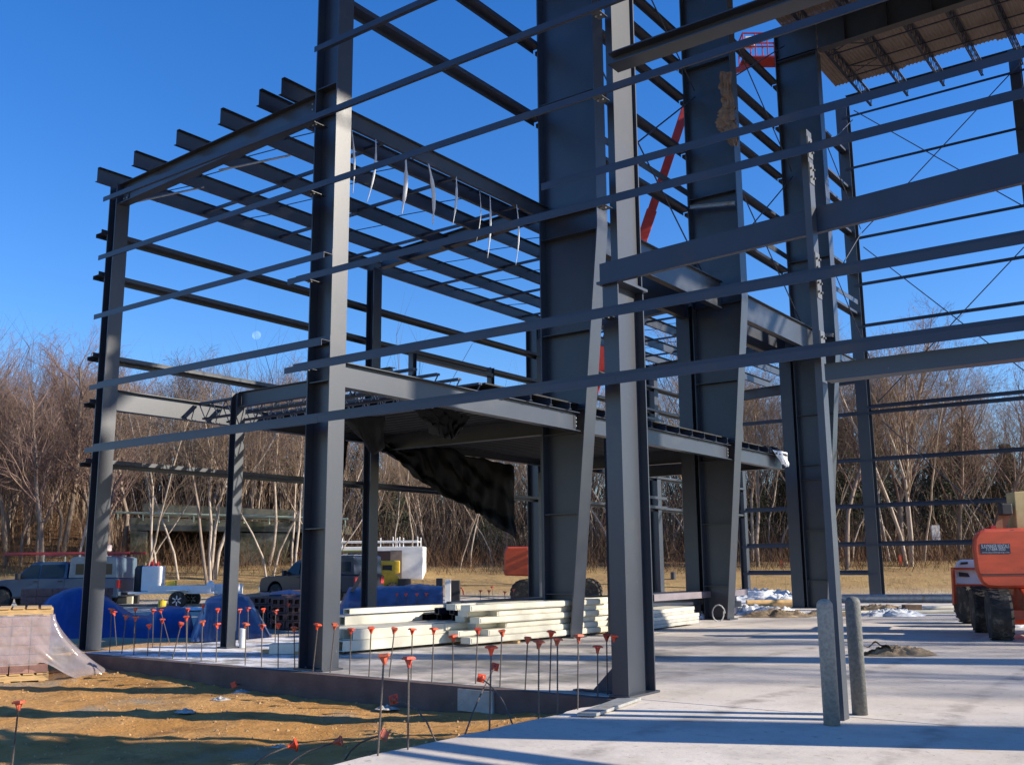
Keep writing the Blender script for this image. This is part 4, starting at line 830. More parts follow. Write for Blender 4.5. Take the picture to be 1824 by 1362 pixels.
    MB().obox(W(0, 0, .5), X * (h - .3), Y * .5, (0, 0, .1)).build('chassis', DARKP, T)
    return T, W
def ladder(label, a, b, w, m, rungs=14, up=V((0, 0, 1))):
    a, b = V(a), V(b); L_ = thing('ladder', label, 'ladder', a); d = (b - a).normalized(); s = d.cross(up).normalized()
    for q in (-1, 1): MB().obox((a + b) / 2 + s * q * w / 2, (b - a) / 2, s * .018, up * .04).build('rail', m, L_)
    for i in range(rungs): p = a.lerp(b, (i + .5) / rungs); MB().tube(p - s * (w / 2 - .02), p + s * (w / 2 - .02), .016, .016, 5).build('rung', CHROME, L_)
LAT = math.atan2(RT.y, RT.x)
gT = pd(110, 1000, 41.5); gT.z = -.1
T1, W1 = vehicle('pickup_truck', 'slate blue crew-cab pickup with a bed cap and red ladders behind the blue tarp', 'pickup truck', gT, LAT + math.pi - .06, TRUCKP)
ladder('long red ladder on the roof of the slate blue pickup', W1(2.6, -.35, 2.20), W1(-3.3, -.35, 2.20), .4, RED); ladder('second red ladder lying over the slate blue pickup', W1(2.2, .3, 2.22), W1(-2.9, .3, 2.22), .4, mat('red_fibreglass', (.55, .06, .05), rough=.5))
tag(MB().obox(W1(-1.6, 0, 2.42), V((.35, .1, 0)), V((-.06, .25, 0)), (0, 0, .12)).build('roof_box', mat('pink_white_box', (.75, .6, .55)), bevel=.02), 'small pale box on the ladders of the slate blue pickup', 'box')
gT = pd(572, 1000, 46.5); gT.z = -.08
T2, W2 = vehicle('pickup_truck', 'dark navy pickup with a cap and ladders seen partly behind the tall front column', 'pickup truck', gT, LAT + math.pi - .55, NAVY)
ladder('red ladder on the roof of the dark navy pickup', W2(1.6, -.3, 2.2), W2(-2.7, -.3, 2.2), .4, RED); ladder('yellow ladder end on the roof of the dark navy pickup', W2(-.6, .35, 2.24), W2(-3.0, .35, 2.24), .4, YELLOW, 6)
# small flat trailer with tank
def wpt(c, x, y, z, a): return V((c.x + x * math.cos(a) - y * math.sin(a), c.y + x * math.sin(a) + y * math.cos(a), c.z + z))
c = pd(322, 1000, 41); c.z = -.1; T = thing('utility_trailer', 'small white flat utility trailer with one spoked wheel in view beyond the blue tarp', 'trailer', c); a = LAT; W = lambda x, y, z: wpt(c, x, y, z, a); X, Y = RT, V((-RT.y, RT.x, 0))
mb = MB().obox(W(-.1, 0, .62), X * 1.7, Y * .75, (0, 0, .04)); mb.build('bed', WHITE, T)
for q in (-1, 1): MB().obox(W(.25, q * .76, .78), X * 1.25, Y * .02, (0, 0, .12)).build('side_board', WHITE if q < 0 else GALV, T)
MB().tube(W(-1.8, 0, .58), W(-2.9, 0, .5), .05, .05, 6).build('drawbar', DARKP, T)
for q in (-1, 1): wheel(T, W(.25, q * .92, .33), Y * q, .34, .2, rimc=WHITE); MB().obox(W(.25, q * .92, .72), X * .42, Y * .13, (0, 0, .015)).build('mudguard', WHITE, T)
T = thing('tote_tank', 'white square tank with red fittings on the front of the small trailer', 'tank', W(-1.05, -.1, .66))
MB().obox(W(-1.05, -.1, 1.17), X * .36, Y * .36, (0, 0, .5)).build('tank_body', WHITE, T, bevel=.05); mb = MB()
for i in range(5): mb.tube(W(-1.25 + .1 * i, -.2 + .08 * (i % 2), 1.66), W(-1.25 + .1 * i, -.2 + .08 * (i % 2), 1.8 + .06 * (i % 3)), .05, .03, 8)
mb.build('valve', RED, T)
tag(MB().lathe(W(-1.62, .05, .66), (0, 0, 1), [(0, .24), (.9, .24), (1.02, .18), (1.06, .02)], 18).build('black_cylinder', DARKP, smooth=True), 'black upright cylinder left of the white square tank', 'cylinder')
tag(MB().obox(W(-.3, -.1, .90), X * .18, Y * .15, (0, 0, .19)).build('yellow_box', YELLOW, bevel=.02), 'yellow box on the small trailer right of the white tank', 'box')
tag(MB().lathe(W(1.35, -.3, .66), (0, 0, 1), [(0, .16), (.3, .16), (.36, .1), (.42, .06)], 14).build('gas_bottle', WHITE, smooth=True), 'white gas bottle on the rear of the small trailer', 'gas bottle')
tag(MB().obox(W(1.95, .2, .72), X * .5, Y * .3, (0, 0, .22)).build('white_crate', WHITE, bevel=.02), 'white crate at the rear end of the small trailer', 'crate')
p = pd(293, 1000, 39.5); p.z = -.1; tag(MB().lathe(p, (0, 0, 1), [(0, .14), (.34, .16), (.36, .05), (.4, .04)], 14).build('fuel_can', YELLOW), 'yellow can standing on the gravel by the small trailer wheel', 'can')
p = pd(226, 1000, 43); p.z = -.1; tag(MB().obox(p + V((0, 0, .25)), RT * .5, FW * .4, (0, 0, .25)).build('cream_box', CREAM, bevel=.04), 'cream box on the gravel behind the slate blue pickup', 'box')
p = pd(247, 1000, 42.4); p.z = -.1; tag(MB().obox(p + V((0, 0, .45)), RT * .1, FW * .1, (0, 0, .55)).build('black_pump', DARKP, bevel=.02), 'black pump unit at the drawbar of the small trailer', 'pump')
# white enclosed trailer
c = pd(690, 1000, 54); c.z = .15; a = LAT + .0; W = lambda x, y, z: wpt(c, x, y, z, a)
T = thing('enclosed_trailer', 'white enclosed trailer with an open brown door and a roof rack', 'trailer', c)
MB().prism([W(-2.4, -1.05, .45), W(2.0, -1.05, .45), W(2.0, -1.05, 2.35), W(-2.4, -1.05, 2.35)], Y * 2.1).build('body', WHITE, T, bevel=.03)
MB().obox(W(-.1, -1.062, 1.35), X * .42, Y * .008, (0, 0, .78)).build('doorway', mat('dark_interior', (.04, .02, .02)), T)
MB().obox(W(.62, -1.30, 1.35), X * .30, Y * .02, (0, 0, .80)).build('door', mat('brown_door', (.20, .15, .12)), T)
for x_ in (-1.1, -.75): MB().obox(W(x_, -1.062, 1.5), X * .12, Y * .008, (0, 0, .3)).build('vent', GALV, T)
mb = MB(); mb.tube(W(-2.6, -.95, 2.62), W(1.7, -.95, 2.62), .04, .04, 6); mb.tube(W(-2.6, .9, 2.62), W(1.7, .9, 2.62), .04, .04, 6)
for x_ in (-2.6, -.9, -.5, .4, .75, 1.7):
    for q in (-1, 1): mb.tube(W(x_, q * .93, 2.36), W(x_, q * .93, 2.86), .03, .03, 6)
    mb.tube(W(x_, -.93, 2.62), W(x_, .93, 2.62), .025, .025, 6)
mb.build('roof_rack', WHITE, T)
for q in (-1, 1): wheel(T, W(-.4, q * .95, .34), Y * q, .34, .2)
# yellow compact machine
c = pd(683, 1000, 48); c.z = .0; W = lambda x, y, z: wpt(c, x, y, z, LAT + .2)
T = thing('yellow_loader', 'yellow compact loader parked in front of the white enclosed trailer', 'loader', c); X2 = V((math.cos(LAT + .2), math.sin(LAT + .2), 0)); Y2v = V((-X2.y, X2.x, 0))
MB().prism([W(-1.0, -.6, .4), W(.7, -.6, .4), W(.75, -.6, .95), W(.35, -.6, 1.3), W(-.6, -.6, 1.35), W(-1.0, -.6, 1.0)], Y2v * 1.2).build('body', YELLOW, T, bevel=.05)
MB().obox(W(.3, 0, 1.45), X2 * .45, Y2v * .5, (0, 0, .3)).build('engine_hood', YELLOW, T, bevel=.05); MB().obox(W(.15, -.51, 1.4), X2 * .22, Y2v * .01, (0, 0, .14)).build('grille', DARKP, T)
MB().prism([W(-.9, -.55, 1.3), W(.1, -.55, 1.62), W(.1, -.55, 1.75), W(-.95, -.55, 1.45)], Y2v * .12).build('lift_arm', YELLOW, T); MB().obox(W(.95, 0, .6), X2 * .3, Y2v * .7, (0, 0, .3)).build('bucket', DARKP, T)
for x_ in (-.6, .4):
    for q in (-1, 1): wheel(T, W(x_, q * .72, .36), Y2v * q, .36, .24, True, YELLOW)
p = pd(645, 1000, 47.5); p.z = -.05; tag(MB().obox(p + V((0, 0, .35)), RT * .35, FW * .3, (0, 0, .35)).build('white_tote', WHITE, bevel=.05), 'white tote standing left of the yellow loader', 'box')
p = pd(798, 1000, 43); p.z = -.05; tag(MB().obox(p + V((0, 0, .5)), RT * .12, FW * .12, (0, 0, .48)).build('white_post', WHITE), 'white post at the right end of the large blue film cover', 'post')
T = thing('generator', 'dark small generator with hoses right of the large blue film cover', 'generator', pd(812, 1000, 42).xyz * 1); c = pd(812, 1000, 42); c.z = -.05
MB().obox(c + V((0, 0, .5)), RT * .18, FW * .25, (0, 0, .45)).build('housing', DARKP, T, bevel=.03); mb = MB(); mb.path([c + RT * (.2 + .12 * math.cos(t)) + V((0, 0, .35 + .3 * math.sin(t))) for t in [k * .5 for k in range(12)]], .025, 6); mb.build('hose', RED, T)
p = pd(783, 1000, 41); p.z = -.05; tag(MB().obox(p + V((0, 0, .55)), RT * .13, FW * .13, (0, 0, .5)).build('dark_drum', NAVY, bevel=.02), 'dark box standing behind the large blue film cover', 'box')
# boom lifts
def rbox(c, ax, ay, az, r): 
    mb = MB(); return mb.obox(c, ax, ay, az)
def boomlift(label, c, ang, wr=.5, hood=None):
    W = lambda x, y, z: wpt(c, x, y, z, ang); X, Y = V((math.cos(ang), math.sin(ang), 0)), V((-math.sin(ang), math.cos(ang), 0)); T = thing('boom_lift', label, 'boom lift', c)
    MB().prism([W(-1.3, -.55, .42), W(1.3, -.55, .42), W(1.3, -.55, .85), W(.8, -.55, 1.0), W(-.8, -.55, 1.0), W(-1.3, -.55, .85)], Y * 1.1).build('chassis', ORANGE, T, bevel=.03)
    for x_ in (-1.15, 1.15):
        MB().obox(W(x_, 0, wr), X * .09, Y * .95, (0, 0, .09)).build('axle', ORANGE, T)
        for q in (-1, 1): wheel(T, W(x_, q * 1.0, wr), Y * q, wr, .40, True, WHITE)
    MB().lathe(W(0, 0, 1.0), (0, 0, 1), [(0, .5), (.12, .5)], 24).build('turntable', DARKP, T)
    return T, W, X, Y
c = pz(995, 1079, -.0); c = pd(992, 1000, 38.2); c.z = -.02; T, W, X, Y = boomlift('orange boom lift with its red boom raised, parked beyond the first tapered column', c, LAT - .12, .5)
for x0_, x1_ in ((-1.9, -.95), (-.93, .1)): MB().prism([W(x0_, -1.0, 1.15), W(x1_, -1.0, 1.12), W(x1_, -1.0, 2.2), W(x0_ + (.1 if x0_ < -1.5 else 0), -1.0, 2.2), W(x0_, -1.0, 2.0)], Y * .9).build('hood', ORANGE, T, bevel=.06)
MB().obox(W(.5, 0, 1.5), X * .25, Y * .35, (0, 0, .4)).build('boom_post', ORANGE, T, bevel=.03)
bA, bB = pd(953, 1000, 38.0), pd(1234, 155, 38.0); dv = (bB - bA).normalized(); sdv = RT
RB = mat('red_boom_paint', (.42, .04, .03), rough=.4, var=.15, c2=(.65, .14, .05), c2amt=.33, c2scale=.5, sharp=.05)
def boomseg(a, b, w, nm='boom_section'): a, b = V(a), V(b); d = (b - a); q = d.normalized().cross(FW).normalized(); MB().obox((a + b) / 2, d / 2, q * w / 2, FW * w / 2).build(nm, RB, T, bevel=.02)
L_ = (bB - bA).length; boomseg(bA, bA + dv * L_ * .52, .52); boomseg(bA + dv * L_ * .5, bA + dv * L_ * .72, .42); boomseg(bA + dv * L_ * .70, bB, .34)
jB = pd(1332, 118, 38.0); boomseg(bB, jB, .2, 'jib')
K = thing('work_basket', 'red tubular work basket at the top of the raised boom', 'basket', jB); mb = MB(); bx = pd(1352, 88, 38.0)
for zz in (-.55, -.1, .5):
    q = [bx + RT * i * .75 + FW * j * .4 + V((0, 0, zz)) for i, j in ((-1, -1), (1, -1), (1, 1), (-1, 1), (-1, -1))]; mb.path(q, .035, 6)
for i in (-1, -.33, .33, 1):
    for j in (-1, 1): mb.tube(bx + RT * i * .75 + FW * j * .4 + V((0, 0, -.55)), bx + RT * i * .75 + FW * j * .4 + V((0, 0, .5)), .03, .03, 6)
mb.build('railing', RED, K); MB().obox(bx + V((0, 0, -.58)), RT * .75, FW * .4, (0, 0, .03)).build('floor', RED, K); MB().obox(bx + RT * -.4 + V((0, 0, .3)), RT * .2, FW * .15, (0, 0, .22)).build('control_box', WHITE, K, bevel=.03)
# right boom lift seen from behind
EXT = (FW * .92 + RT * .40).normalized()
D0 = 20.6; c = sd(10.94, 21.0); ang = math.atan2(FW.y, FW.x) - .30; T, W, X, Y = boomlift('orange boom lift parked on the slab at the right edge, seen from behind', c, ang, .49)
def LP(x, y, d=D0 - .3): return pd(x, y, d)
prof = []
x0_, x1_ = 1735, 1960; zt, zb_ = LP(1780, 941).z, LP(1780, 1047).z
hw = (LP(x1_, 1000) - LP(x0_, 1000)).length; o0 = LP(x0_, 1000); o0.z = 0
pr = [(.10, zb_ + .10), (.02, zb_ + .35), (0, zt - .42), (.03, zt - .18), (.12, zt - .05), (.26, zt), (hw - .2, zt + .04), (hw, zt - .1), (hw, zb_), (.45, zb_ - .02), (.22, zb_)]
MB().prism([o0 + RT * a_ + V((0, 0, b_)) for a_, b_ in pr], EXT * 1.0).build('counterweight_hood', ORANGE, T, bevel=.07)
MB().obox(LP(1815, 1022) + FW * -.005, RT * .75, FW * .01, (0, 0, .012)).build('hood_seam', DARKP, T)
d1 = o0 - FW * .006
pa, pb = LP(1746, 968, D0 - .306), LP(1800, 985.5, D0 - .306)
pl = MB().obox(((pa + pb) / 2), RT * (pb - pa).length * .48, FW * .002, (0, 0, abs(pa.z - pb.z) / 2)).build('decal', mat('decal_navy', (.012, .018, .05), rough=.4, var=.05), T)
WHT = mat('decal_print', (.45, .5, .58), rough=.5, var=.02)
for txt, fy, hgt, wid in (('SLAYMAKER RENTALS', .27, .075, .94), ('717-684-5050', .56, .068, .66), ('www.slaymakergroup.com', .87, .035, .92)):
    cu = bpy.data.curves.new('lettering', 'FONT'); cu.body = txt; cu.size = 1; cu.align_x = 'CENTER'; cu.align_y = 'CENTER'
    to = bpy.data.objects.new('lettering', cu); col.objects.link(to); dg = bpy.context.evaluated_depsgraph_get(); me = bpy.data.meshes.new_from_object(to.evaluated_get(dg)); bpy.data.objects.remove(to)
    xs_ = [v.co.x for v in me.vertices]; wd = max(xs_) - min(xs_); ys_ = [v.co.y for v in me.vertices]; hd = max(ys_) - min(ys_)
    me.materials.append(WHT); lo = bpy.data.objects.new('lettering', me); col.objects.link(lo); lo.parent = pl
    ctr = V((0, 0, pa.z + (pb.z - pa.z) * fy)); mid = (pa + pb) / 2; wp = V((mid.x, mid.y, ctr.z)) - FW * .004
    lo.location = wp - WPOS[pl.name]; Wd = (pb - pa).length * .96 * wid
    sx_ = Wd / wd; sz_ = hgt / hd; lo.matrix_local = Matrix.Translation(wp - WPOS[pl.name]) @ Matrix((RT, V((0, 0, 1)), -FW)).transposed().to_4x4() @ Matrix.Diagonal((sx_, sz_, 1, 1))
# mast, boom and hoses
boomp = [(1806, 876), (1850, 872), (1850, 944), (1812, 944)]
MB().prism([LP(x, y, D0 + .1) for x, y in boomp], FW * .35).build('boom', mat('tan_boom_paint', (.55, .42, .19), rough=.5, var=.1), T, bevel=.015)
MB().prism([LP(x, y, D0 + .15) for x, y in ((1781, 905), (1800, 898), (1804, 910), (1790, 942), (1772, 942))], FW * .12).build('upright', mat('brown_link', (.30, .14, .06), var=.2), T)
MB().obox(LP(1790, 907, D0 + .1), RT * .12, FW * .1, (0, 0, .12)).build('winch', DARKP, T, bevel=.03); mb = MB().tube(LP(1779, 915, D0 + .2), LP(1772, 942, D0 + .2), .035, .035, 6); mb.build('cylinder', DARKP, T)
MB().obox(LP(1768, 939, D0), RT * .05, FW * .05, (0, 0, .04)).build('beacon', RED, T)
MB().prism([LP(x, y, D0 + .6) for x, y in ((1774, 1046), (1796, 1046), (1800, 1078), (1780, 1082))], FW * .3).build('fender', mat('pale_orange_panel', (.55, .28, .2), var=.2), T)
MB().prism([LP(x, y, D0 + .5) for x, y in ((1778, 1086), (1860, 1080), (1860, 1112), (1782, 1112))], FW * .3).build('frame_plate', ORANGE, T)
MB().obox(LP(1812, 1094, D0 + .47), RT * .16, FW * .02, (0, 0, .035)).build('cross_tube', DARKP, T)
# white and red compact machine behind the lift
c = pd(1735, 1000, 23.6); c.z = 0; T = thing('compact_machine', 'small white machine with an orange frame behind the orange boom lift', 'loader', c); LQ = lambda x, y, d=23.0: pd(x, y, d)
MB().prism([LQ(x, y) for x, y in ((1703, 1042), (1700, 1012), (1704, 1000), (1712, 996), (1760, 996), (1760, 1042))], EXT * 1.3).build('body', WHITE, T, bevel=.04)
MB().prism([LQ(x, y, 22.97) for x, y in ((1712, 1001), (1724, 1000), (1724, 1004), (1711, 1005))], FW * .02).build('vent', DARKP, T); MB().prism([LQ(x, y, 22.97) for x, y in ((1708, 1018), (1724, 1020), (1728, 1027), (1709, 1026))], FW * .02).build('grille', DARKP, T)
mb = MB(); mb.prism([LQ(x, y, 22.9) for x, y in ((1697, 1010), (1760, 1011), (1760, 1014), (1697, 1014))], FW * .1); mb.prism([LQ(x, y, 22.9) for x, y in ((1697, 1014.5), (1701, 1014.5), (1705, 1074), (1700, 1076))], FW * .1); mb.prism([LQ(x, y, 22.9) for x, y in ((1702, 1040), (1760, 1040), (1760, 1044), (1702, 1044))], FW * .1); mb.build('frame', ORANGE, T)
MB().obox(LQ(1708, 1034, 22.96), RT * .05, FW * .005, (0, 0, .05)).build('sticker', WHITE, T)
ax_ = RT
for q in (0, 1.3): w_ = LQ(1770, 1085, 24.3); w_.z = .49; wheel(T, w_ + FW * q + RT * .0, RT, .49, .40, True, WHITE)

# ------------------------------------------------------------------ field: stakes, posts, bridge, far rail
for i, (x, y, h) in enumerate(((1392, 1011, 18), (1604, 1003, 16))):
    p = pd(x, y, 56); b = V((p.x, p.y, terrain(V((p.x, p.y, 0))))); tag(MB().obox((p + b) / 2 + V((0, 0, .2)), RT * .06, FW * .04, (0, 0, (p.z - b.z) / 2 + .25)).build('marker_stake', ORCAP), ('orange marker stake at the wood edge left of the third tapered column', 'orange marker stake at the wood edge right of the far corner column')[i], 'stake')
p = pz(1200, 1056); tag(MB().lathe(V((p.x, p.y, 0)), (0, 0, 1), [(0, .13), (1.05, .13), (1.08, .1)], 14).build('steel_post', STEEL), 'short round grey post standing beyond the slab', 'post')
for i, x in enumerate((1348, 1400)):
    p = pd(x, 1040, 46); p.z = 0; tag(MB().obox(p + V((0, 0, .45)), RT * .02, FW * .02, (0, 0, .45)).build('wooden_stake', WOOD), ('thin wooden stake behind the white plastic', 'thin wooden stake left of the third tapered column')[i], 'stake')
DB = 60.
BR = thing('concrete_bridge', 'old concrete road bridge with a pipe rail half hidden behind the left trees', 'bridge', sd(-22, DB, 3))
def bp(x, y, d=DB): return pd(x, y, d)
MB().prism([bp(x, y) for x, y in ((232, 921), (600, 932), (600, 948), (232, 944))], FW * 7).build('deck_girder', CONC, BR)
MB().prism([bp(x, y) for x, y in ((255, 896), (600, 912), (600, 930), (255, 919))], FW * .4).build('parapet', CONC, BR)
MB().prism([bp(x, y) for x, y in ((405, 949), (520, 949), (500, 1012), (425, 1012))], FW * 6).build('abutment', CONC, BR); MB().prism([bp(x, y) for x, y in ((232, 945), (262, 946), (258, 1010), (232, 1010))], FW * 6).build('abutment', CONC, BR)
mb = MB(); mb.tube(bp(200, 912, DB - .3), bp(620, 924, DB - .3), .07, .07, 6)
for x in range(210, 620, 45): mb.tube(bp(x, 912.3 + (x - 200) * .0286, DB - .3), bp(x, 925 + (x - 200) * .0286, DB - .3), .05, .05, 5)
mb.build('pipe_rail', mat('pale_green_rail', (.42, .5, .38), var=.1), BR)
MB().prism([bp(x, y, DB + 7.2) for x, y in ((225, 945), (620, 945), (620, 1015), (225, 1015))], FW * .5).build('opening_shade_panel', mat('opening_shade', (.02, .02, .018)), BR)  # added panel: the shade in the opening under the bridge, put in as near-black colour
mb = MB(); mb.obox((bp(-20, 911, 78) + bp(130, 911, 78)) / 2, (bp(130, 911, 78) - bp(-20, 911, 78)) / 2, FW * .05, (0, 0, .14))
for x in range(-10, 131, 28): mb.obox(bp(x, 915, 78.1), RT * .06, FW * .06, (0, 0, .4))
tag(mb.build('guard_rail', WHITE), 'pale guard rail along the bank top at the far left', 'guard rail')
p = bp(1666, 948, 62); tag(MB().obox(p, RT * .25, FW * .1, (0, 0, .45)).build('white_sign', WHITE), 'small white sign among the trees left of the orange lift', 'sign')

# ------------------------------------------------------------------ trees
def gen_tree(seed, H, r0, fork=.35, spread=.5, n1=22, n2=6, n3=5, n4=2, lean=.03, multi=1, up=.35, wob=.10):
    rg = random.Random(seed); tr, br, tw = [], [], []
    def grow(p, d, L, r, lv):
        n = (7, 5, 3, 2, 1)[lv]; pts = [(p, r, d)]
        for i in range(n):
            w = wob * (1, 1.6, 2.2, 2.2, 1.5)[lv]
            d = (d + V((rg.gauss(0, w), rg.gauss(0, w), rg.gauss(0, w * .5) + (up * .12 if lv else .03)))).normalized()
            q = p + d * (L / n); r2 = r * (1 - .72 / n) if lv else r * (1 - .82 / n * (1 if i else .4)); (tr if lv == 0 else br if lv < 3 else tw).append((p, q, r, r2, lv)); p, r = q, r2; pts.append((p, r, d))
        if lv >= 4: return
        cnt = (n1, n2, n3, n4)[lv]; lo = fork if lv == 0 else .2
        for k in range(cnt):
            t = lo + (1 - lo) * ((k + rg.random()) / cnt); t = min(.999, t) * (len(pts) - 1); i = int(t); f = t - i
            pp = pts[i][0].lerp(pts[min(i + 1, len(pts) - 1)][0], f); dd = pts[i][2]; a = rg.uniform(0, 6.283); pe = dd.orthogonal().normalized(); pe = pe * math.cos(a) + dd.cross(pe) * math.sin(a)
            sp_ = rg.uniform(.7, 1.25) * (spread, .75, .8, .8)[lv]; nd = (dd * (1 - sp_ * .3) + pe * sp_ + V((0, 0, up * .6))).normalized()
            fr = t / (len(pts) - 1); Lc = L * ((.52 * (1.15 - fr * .75)), .5, .5, .55)[lv] * rg.uniform(.7, 1.15)
            grow(pp, nd, Lc, max(.004, pts[i][1] * (.42, .5, .55, .6)[lv]), lv + 1)
    for m_ in range(multi):
        a = m_ * 6.283 / multi + seed; d0 = V((lean * rg.gauss(0, 1) + (.12 * math.cos(a) if multi > 1 else 0), lean * rg.gauss(0, 1) + (.12 * math.sin(a) if multi > 1 else 0), 1)).normalized()
        grow(V((.18 * math.cos(a), .18 * math.sin(a), 0)) if multi > 1 else V((0, 0, 0)), d0, H * rg.uniform(.85, 1), r0, 0)
    def mk(segs, name, m, nside):
        vs, fs = [], []
        for p, q, a, b, lv in segs:
            n = nside if lv < 2 else 3; d = (q - p).normalized(); u = d.orthogonal().normalized(); w = d.cross(u); k = len(vs)
            b_ = b if lv < 4 else b * .5
            for c_, rr in ((p, max(a, .006)), (q, max(b_, .004))): vs += [tuple(c_ + (u * math.cos(6.283 * i / n) + w * math.sin(6.283 * i / n)) * rr) for i in range(n)]
            fs += [(k + i, k + (i + 1) % n, k + n + (i + 1) % n, k + n + i) for i in range(n)]
        me = bpy.data.meshes.new(name); me.from_pydata(vs, [], fs); me.materials.append(m); me.polygons.foreach_set('use_smooth', [True] * len(fs)); return me
    return tr, br + tw, mk
LIB = []
for i, (sd_, kw, bk, tw) in enumerate(((1, dict(H=15, r0=.17, fork=.35, spread=.6, n1=24), BARK, TWIG), (2, dict(H=14, r0=.13, fork=.45, spread=.5, n1=22), BARKL, TWIG), (3, dict(H=15, r0=.2, fork=.25, spread=.65, n1=26), BARK, TWIG),
        (4, dict(H=13, r0=.085, fork=.5, spread=.42, n1=16, n2=5, n3=4), BARKL, TWIG2), (5, dict(H=12, r0=.07, fork=.4, spread=.4, n1=16, n2=5, n3=4, lean=.08, wob=.14), BARKL, TWIG2), (6, dict(H=14, r0=.12, fork=.3, spread=.5, n1=16, multi=3, n2=5), BARKL, TWIG2), (7, dict(H=13, r0=.1, fork=.35, spread=.55, n1=20, wob=.15, lean=.07), BARK, TWIG3), (8, dict(H=15, r0=.15, fork=.3, spread=.55, n1=22, up=.6), BARK, TWIG2))):
    t, b, mk = gen_tree(sd_, **kw); LIB.append((mk(t, 'trunk', bk, 7), mk(b, 'crown', tw, 4)))
def tree(kind, x, d, scl, label, group=None, rz=0, s=None, zoff=0, name='bare_tree'):
    p = pd(x, 900, d); p.z = terrain(V((p.x, p.y, 0))) - .1 + zoff; T = thing(name, label, 'tree', p, group); T.scale = (scl, scl, scl); T.rotation_euler = (0, 0, rz)
    for me, nm in zip(LIB[kind], ('trunk', 'crown')): o = bpy.data.objects.new(nm, me); col.objects.link(o); o.parent = T
def H_for(x, ytop, d, kind):     # scale so that the top reaches ytop
    p = pd(x, ytop, d); return (p.z - terrain(V((p.x, p.y, 0)))) / (15, 14, 15, 13, 12, 14, 13, 15)[kind] * .93
rg = random.Random(21)
def toprow(x):    # height of the treetops in the photograph
    pts_ = [(-60, 600), (0, 600), (70, 640), (130, 590), (200, 600), (260, 640), (330, 620), (400, 625), (450, 640), (520, 625), (600, 660), (700, 700), (800, 715), (880, 700), (960, 680), (1080, 640), (1180, 600), (1260, 640), (1400, 600), (1500, 640), (1600, 560), (1680, 660), (1760, 650), (1850, 665), (1950, 650)]
    for (a, b), (c_, d_) in zip(pts_, pts_[1:]):
        if x <= c_: return b + (d_ - b) * (x - a) / (c_ - a)
    return 650
special = [(3, 147, 54, 640, 'tall pale slender tree left of the corner column'), (2, 118, 60, 590, 'broad reddish bare tree with the tallest crown at the left'), (0, 20, 58, 600, 'bare tree leaning in at the far left edge'), (0, 190, 61, 600, 'bare tree directly behind the corner column'),
           (4, 262, 50, 690, 'leaning pale trunk behind the small trailer'), (3, 275, 52, 680, 'thin straight pale sapling right of the leaning trunk'), (4, 325, 53, 650, 'wavy pale slender tree between the corner column and the short post'), (6, 378, 50, 640, 'crooked dark tree just left of the short post'), (5, 384, 53, 650, 'pale forked tree behind the short post'),
           (3, 530, 52, 640, 'pale curved trunk just left of the tall front column'), (1, 482, 58, 660, 'pale-topped slender tree left of the tall front column'), (0, 600, 64, 670, 'bare tree behind the tall front column'), (7, 760, 62, 740, 'bare tree seen below the hanging tarp'), (3, 838, 57, 760, 'thin leaning pale tree below the hanging tarp'),
           (7, 1222, 50, 560, 'stout forked tree between the first and second tapered columns'), (7, 1345, 56, 620, 'many-branched tree between the second and third tapered columns'), (1, 1335, 60, 660, 'pale tree behind the second tapered column'), (0, 1502, 55, 620, 'wavy grey tree just left of the far corner column'), (5, 1612, 56, 600, 'multi-stemmed pale tree right of the far corner column'), (2, 1600, 60, 545, 'tallest bare tree above the right-hand field'), (0, 1780, 60, 640, 'bare tree above the orange boom lift'), (2, 1700, 62, 655, 'broad bare tree left of the orange boom lift')]
for k, x, d, yt, lab in special: tree(k, x, d, H_for(x, yt, d, k), lab, rz=rg.uniform(0, 6))
wood = [(-150, 245, 'slender bare tree in the wood left of the corner column'), (245, 560, 'slender bare tree in the wood behind the short post and bridge'), (560, 1000, 'slender bare tree in the wood seen under the mezzanine'), (1000, 1420, 'slender bare tree in the wood between the tapered columns'), (1420, 2000, 'slender bare tree in the wood behind the right-hand field')]
WOODL = []
for x0_, x1_, lab in wood:
    n = int((x1_ - x0_) / 13)
    for i in range(n):
        x = x0_ + (x1_ - x0_) * (i + rg.random()) / n; d = rg.choice((54, 58, 62, 66, 70, 76, 82)) + rg.uniform(-2, 2)
        if 232 < x < 560 and 56 < d < 69: d += 14; k = rg.choice((0, 1, 1, 2, 3, 3, 4, 4, 6, 7, 5))
        if x > 1000 and d < 58: d += 6
        yt = toprow(x) + rg.uniform(5, 110) * (1.3 if d < 60 else .8)
        WOODL.append((x, d, yt, k, lab, rg.uniform(0, 6)))
cnt = {}
for x, d, yt, k, lab, rz_ in sorted(WOODL):
    cnt[lab] = cnt.get(lab, 0) + 1
    tree(k, x, d, H_for(x, yt, d, k) * (1 if k in (0, 2) else .97), lab.replace('slender bare tree', '%s slender bare tree from the left' % ORD[cnt[lab] - 1]), lab.replace('slender bare tree', 'bare trees'), rz=rz_)
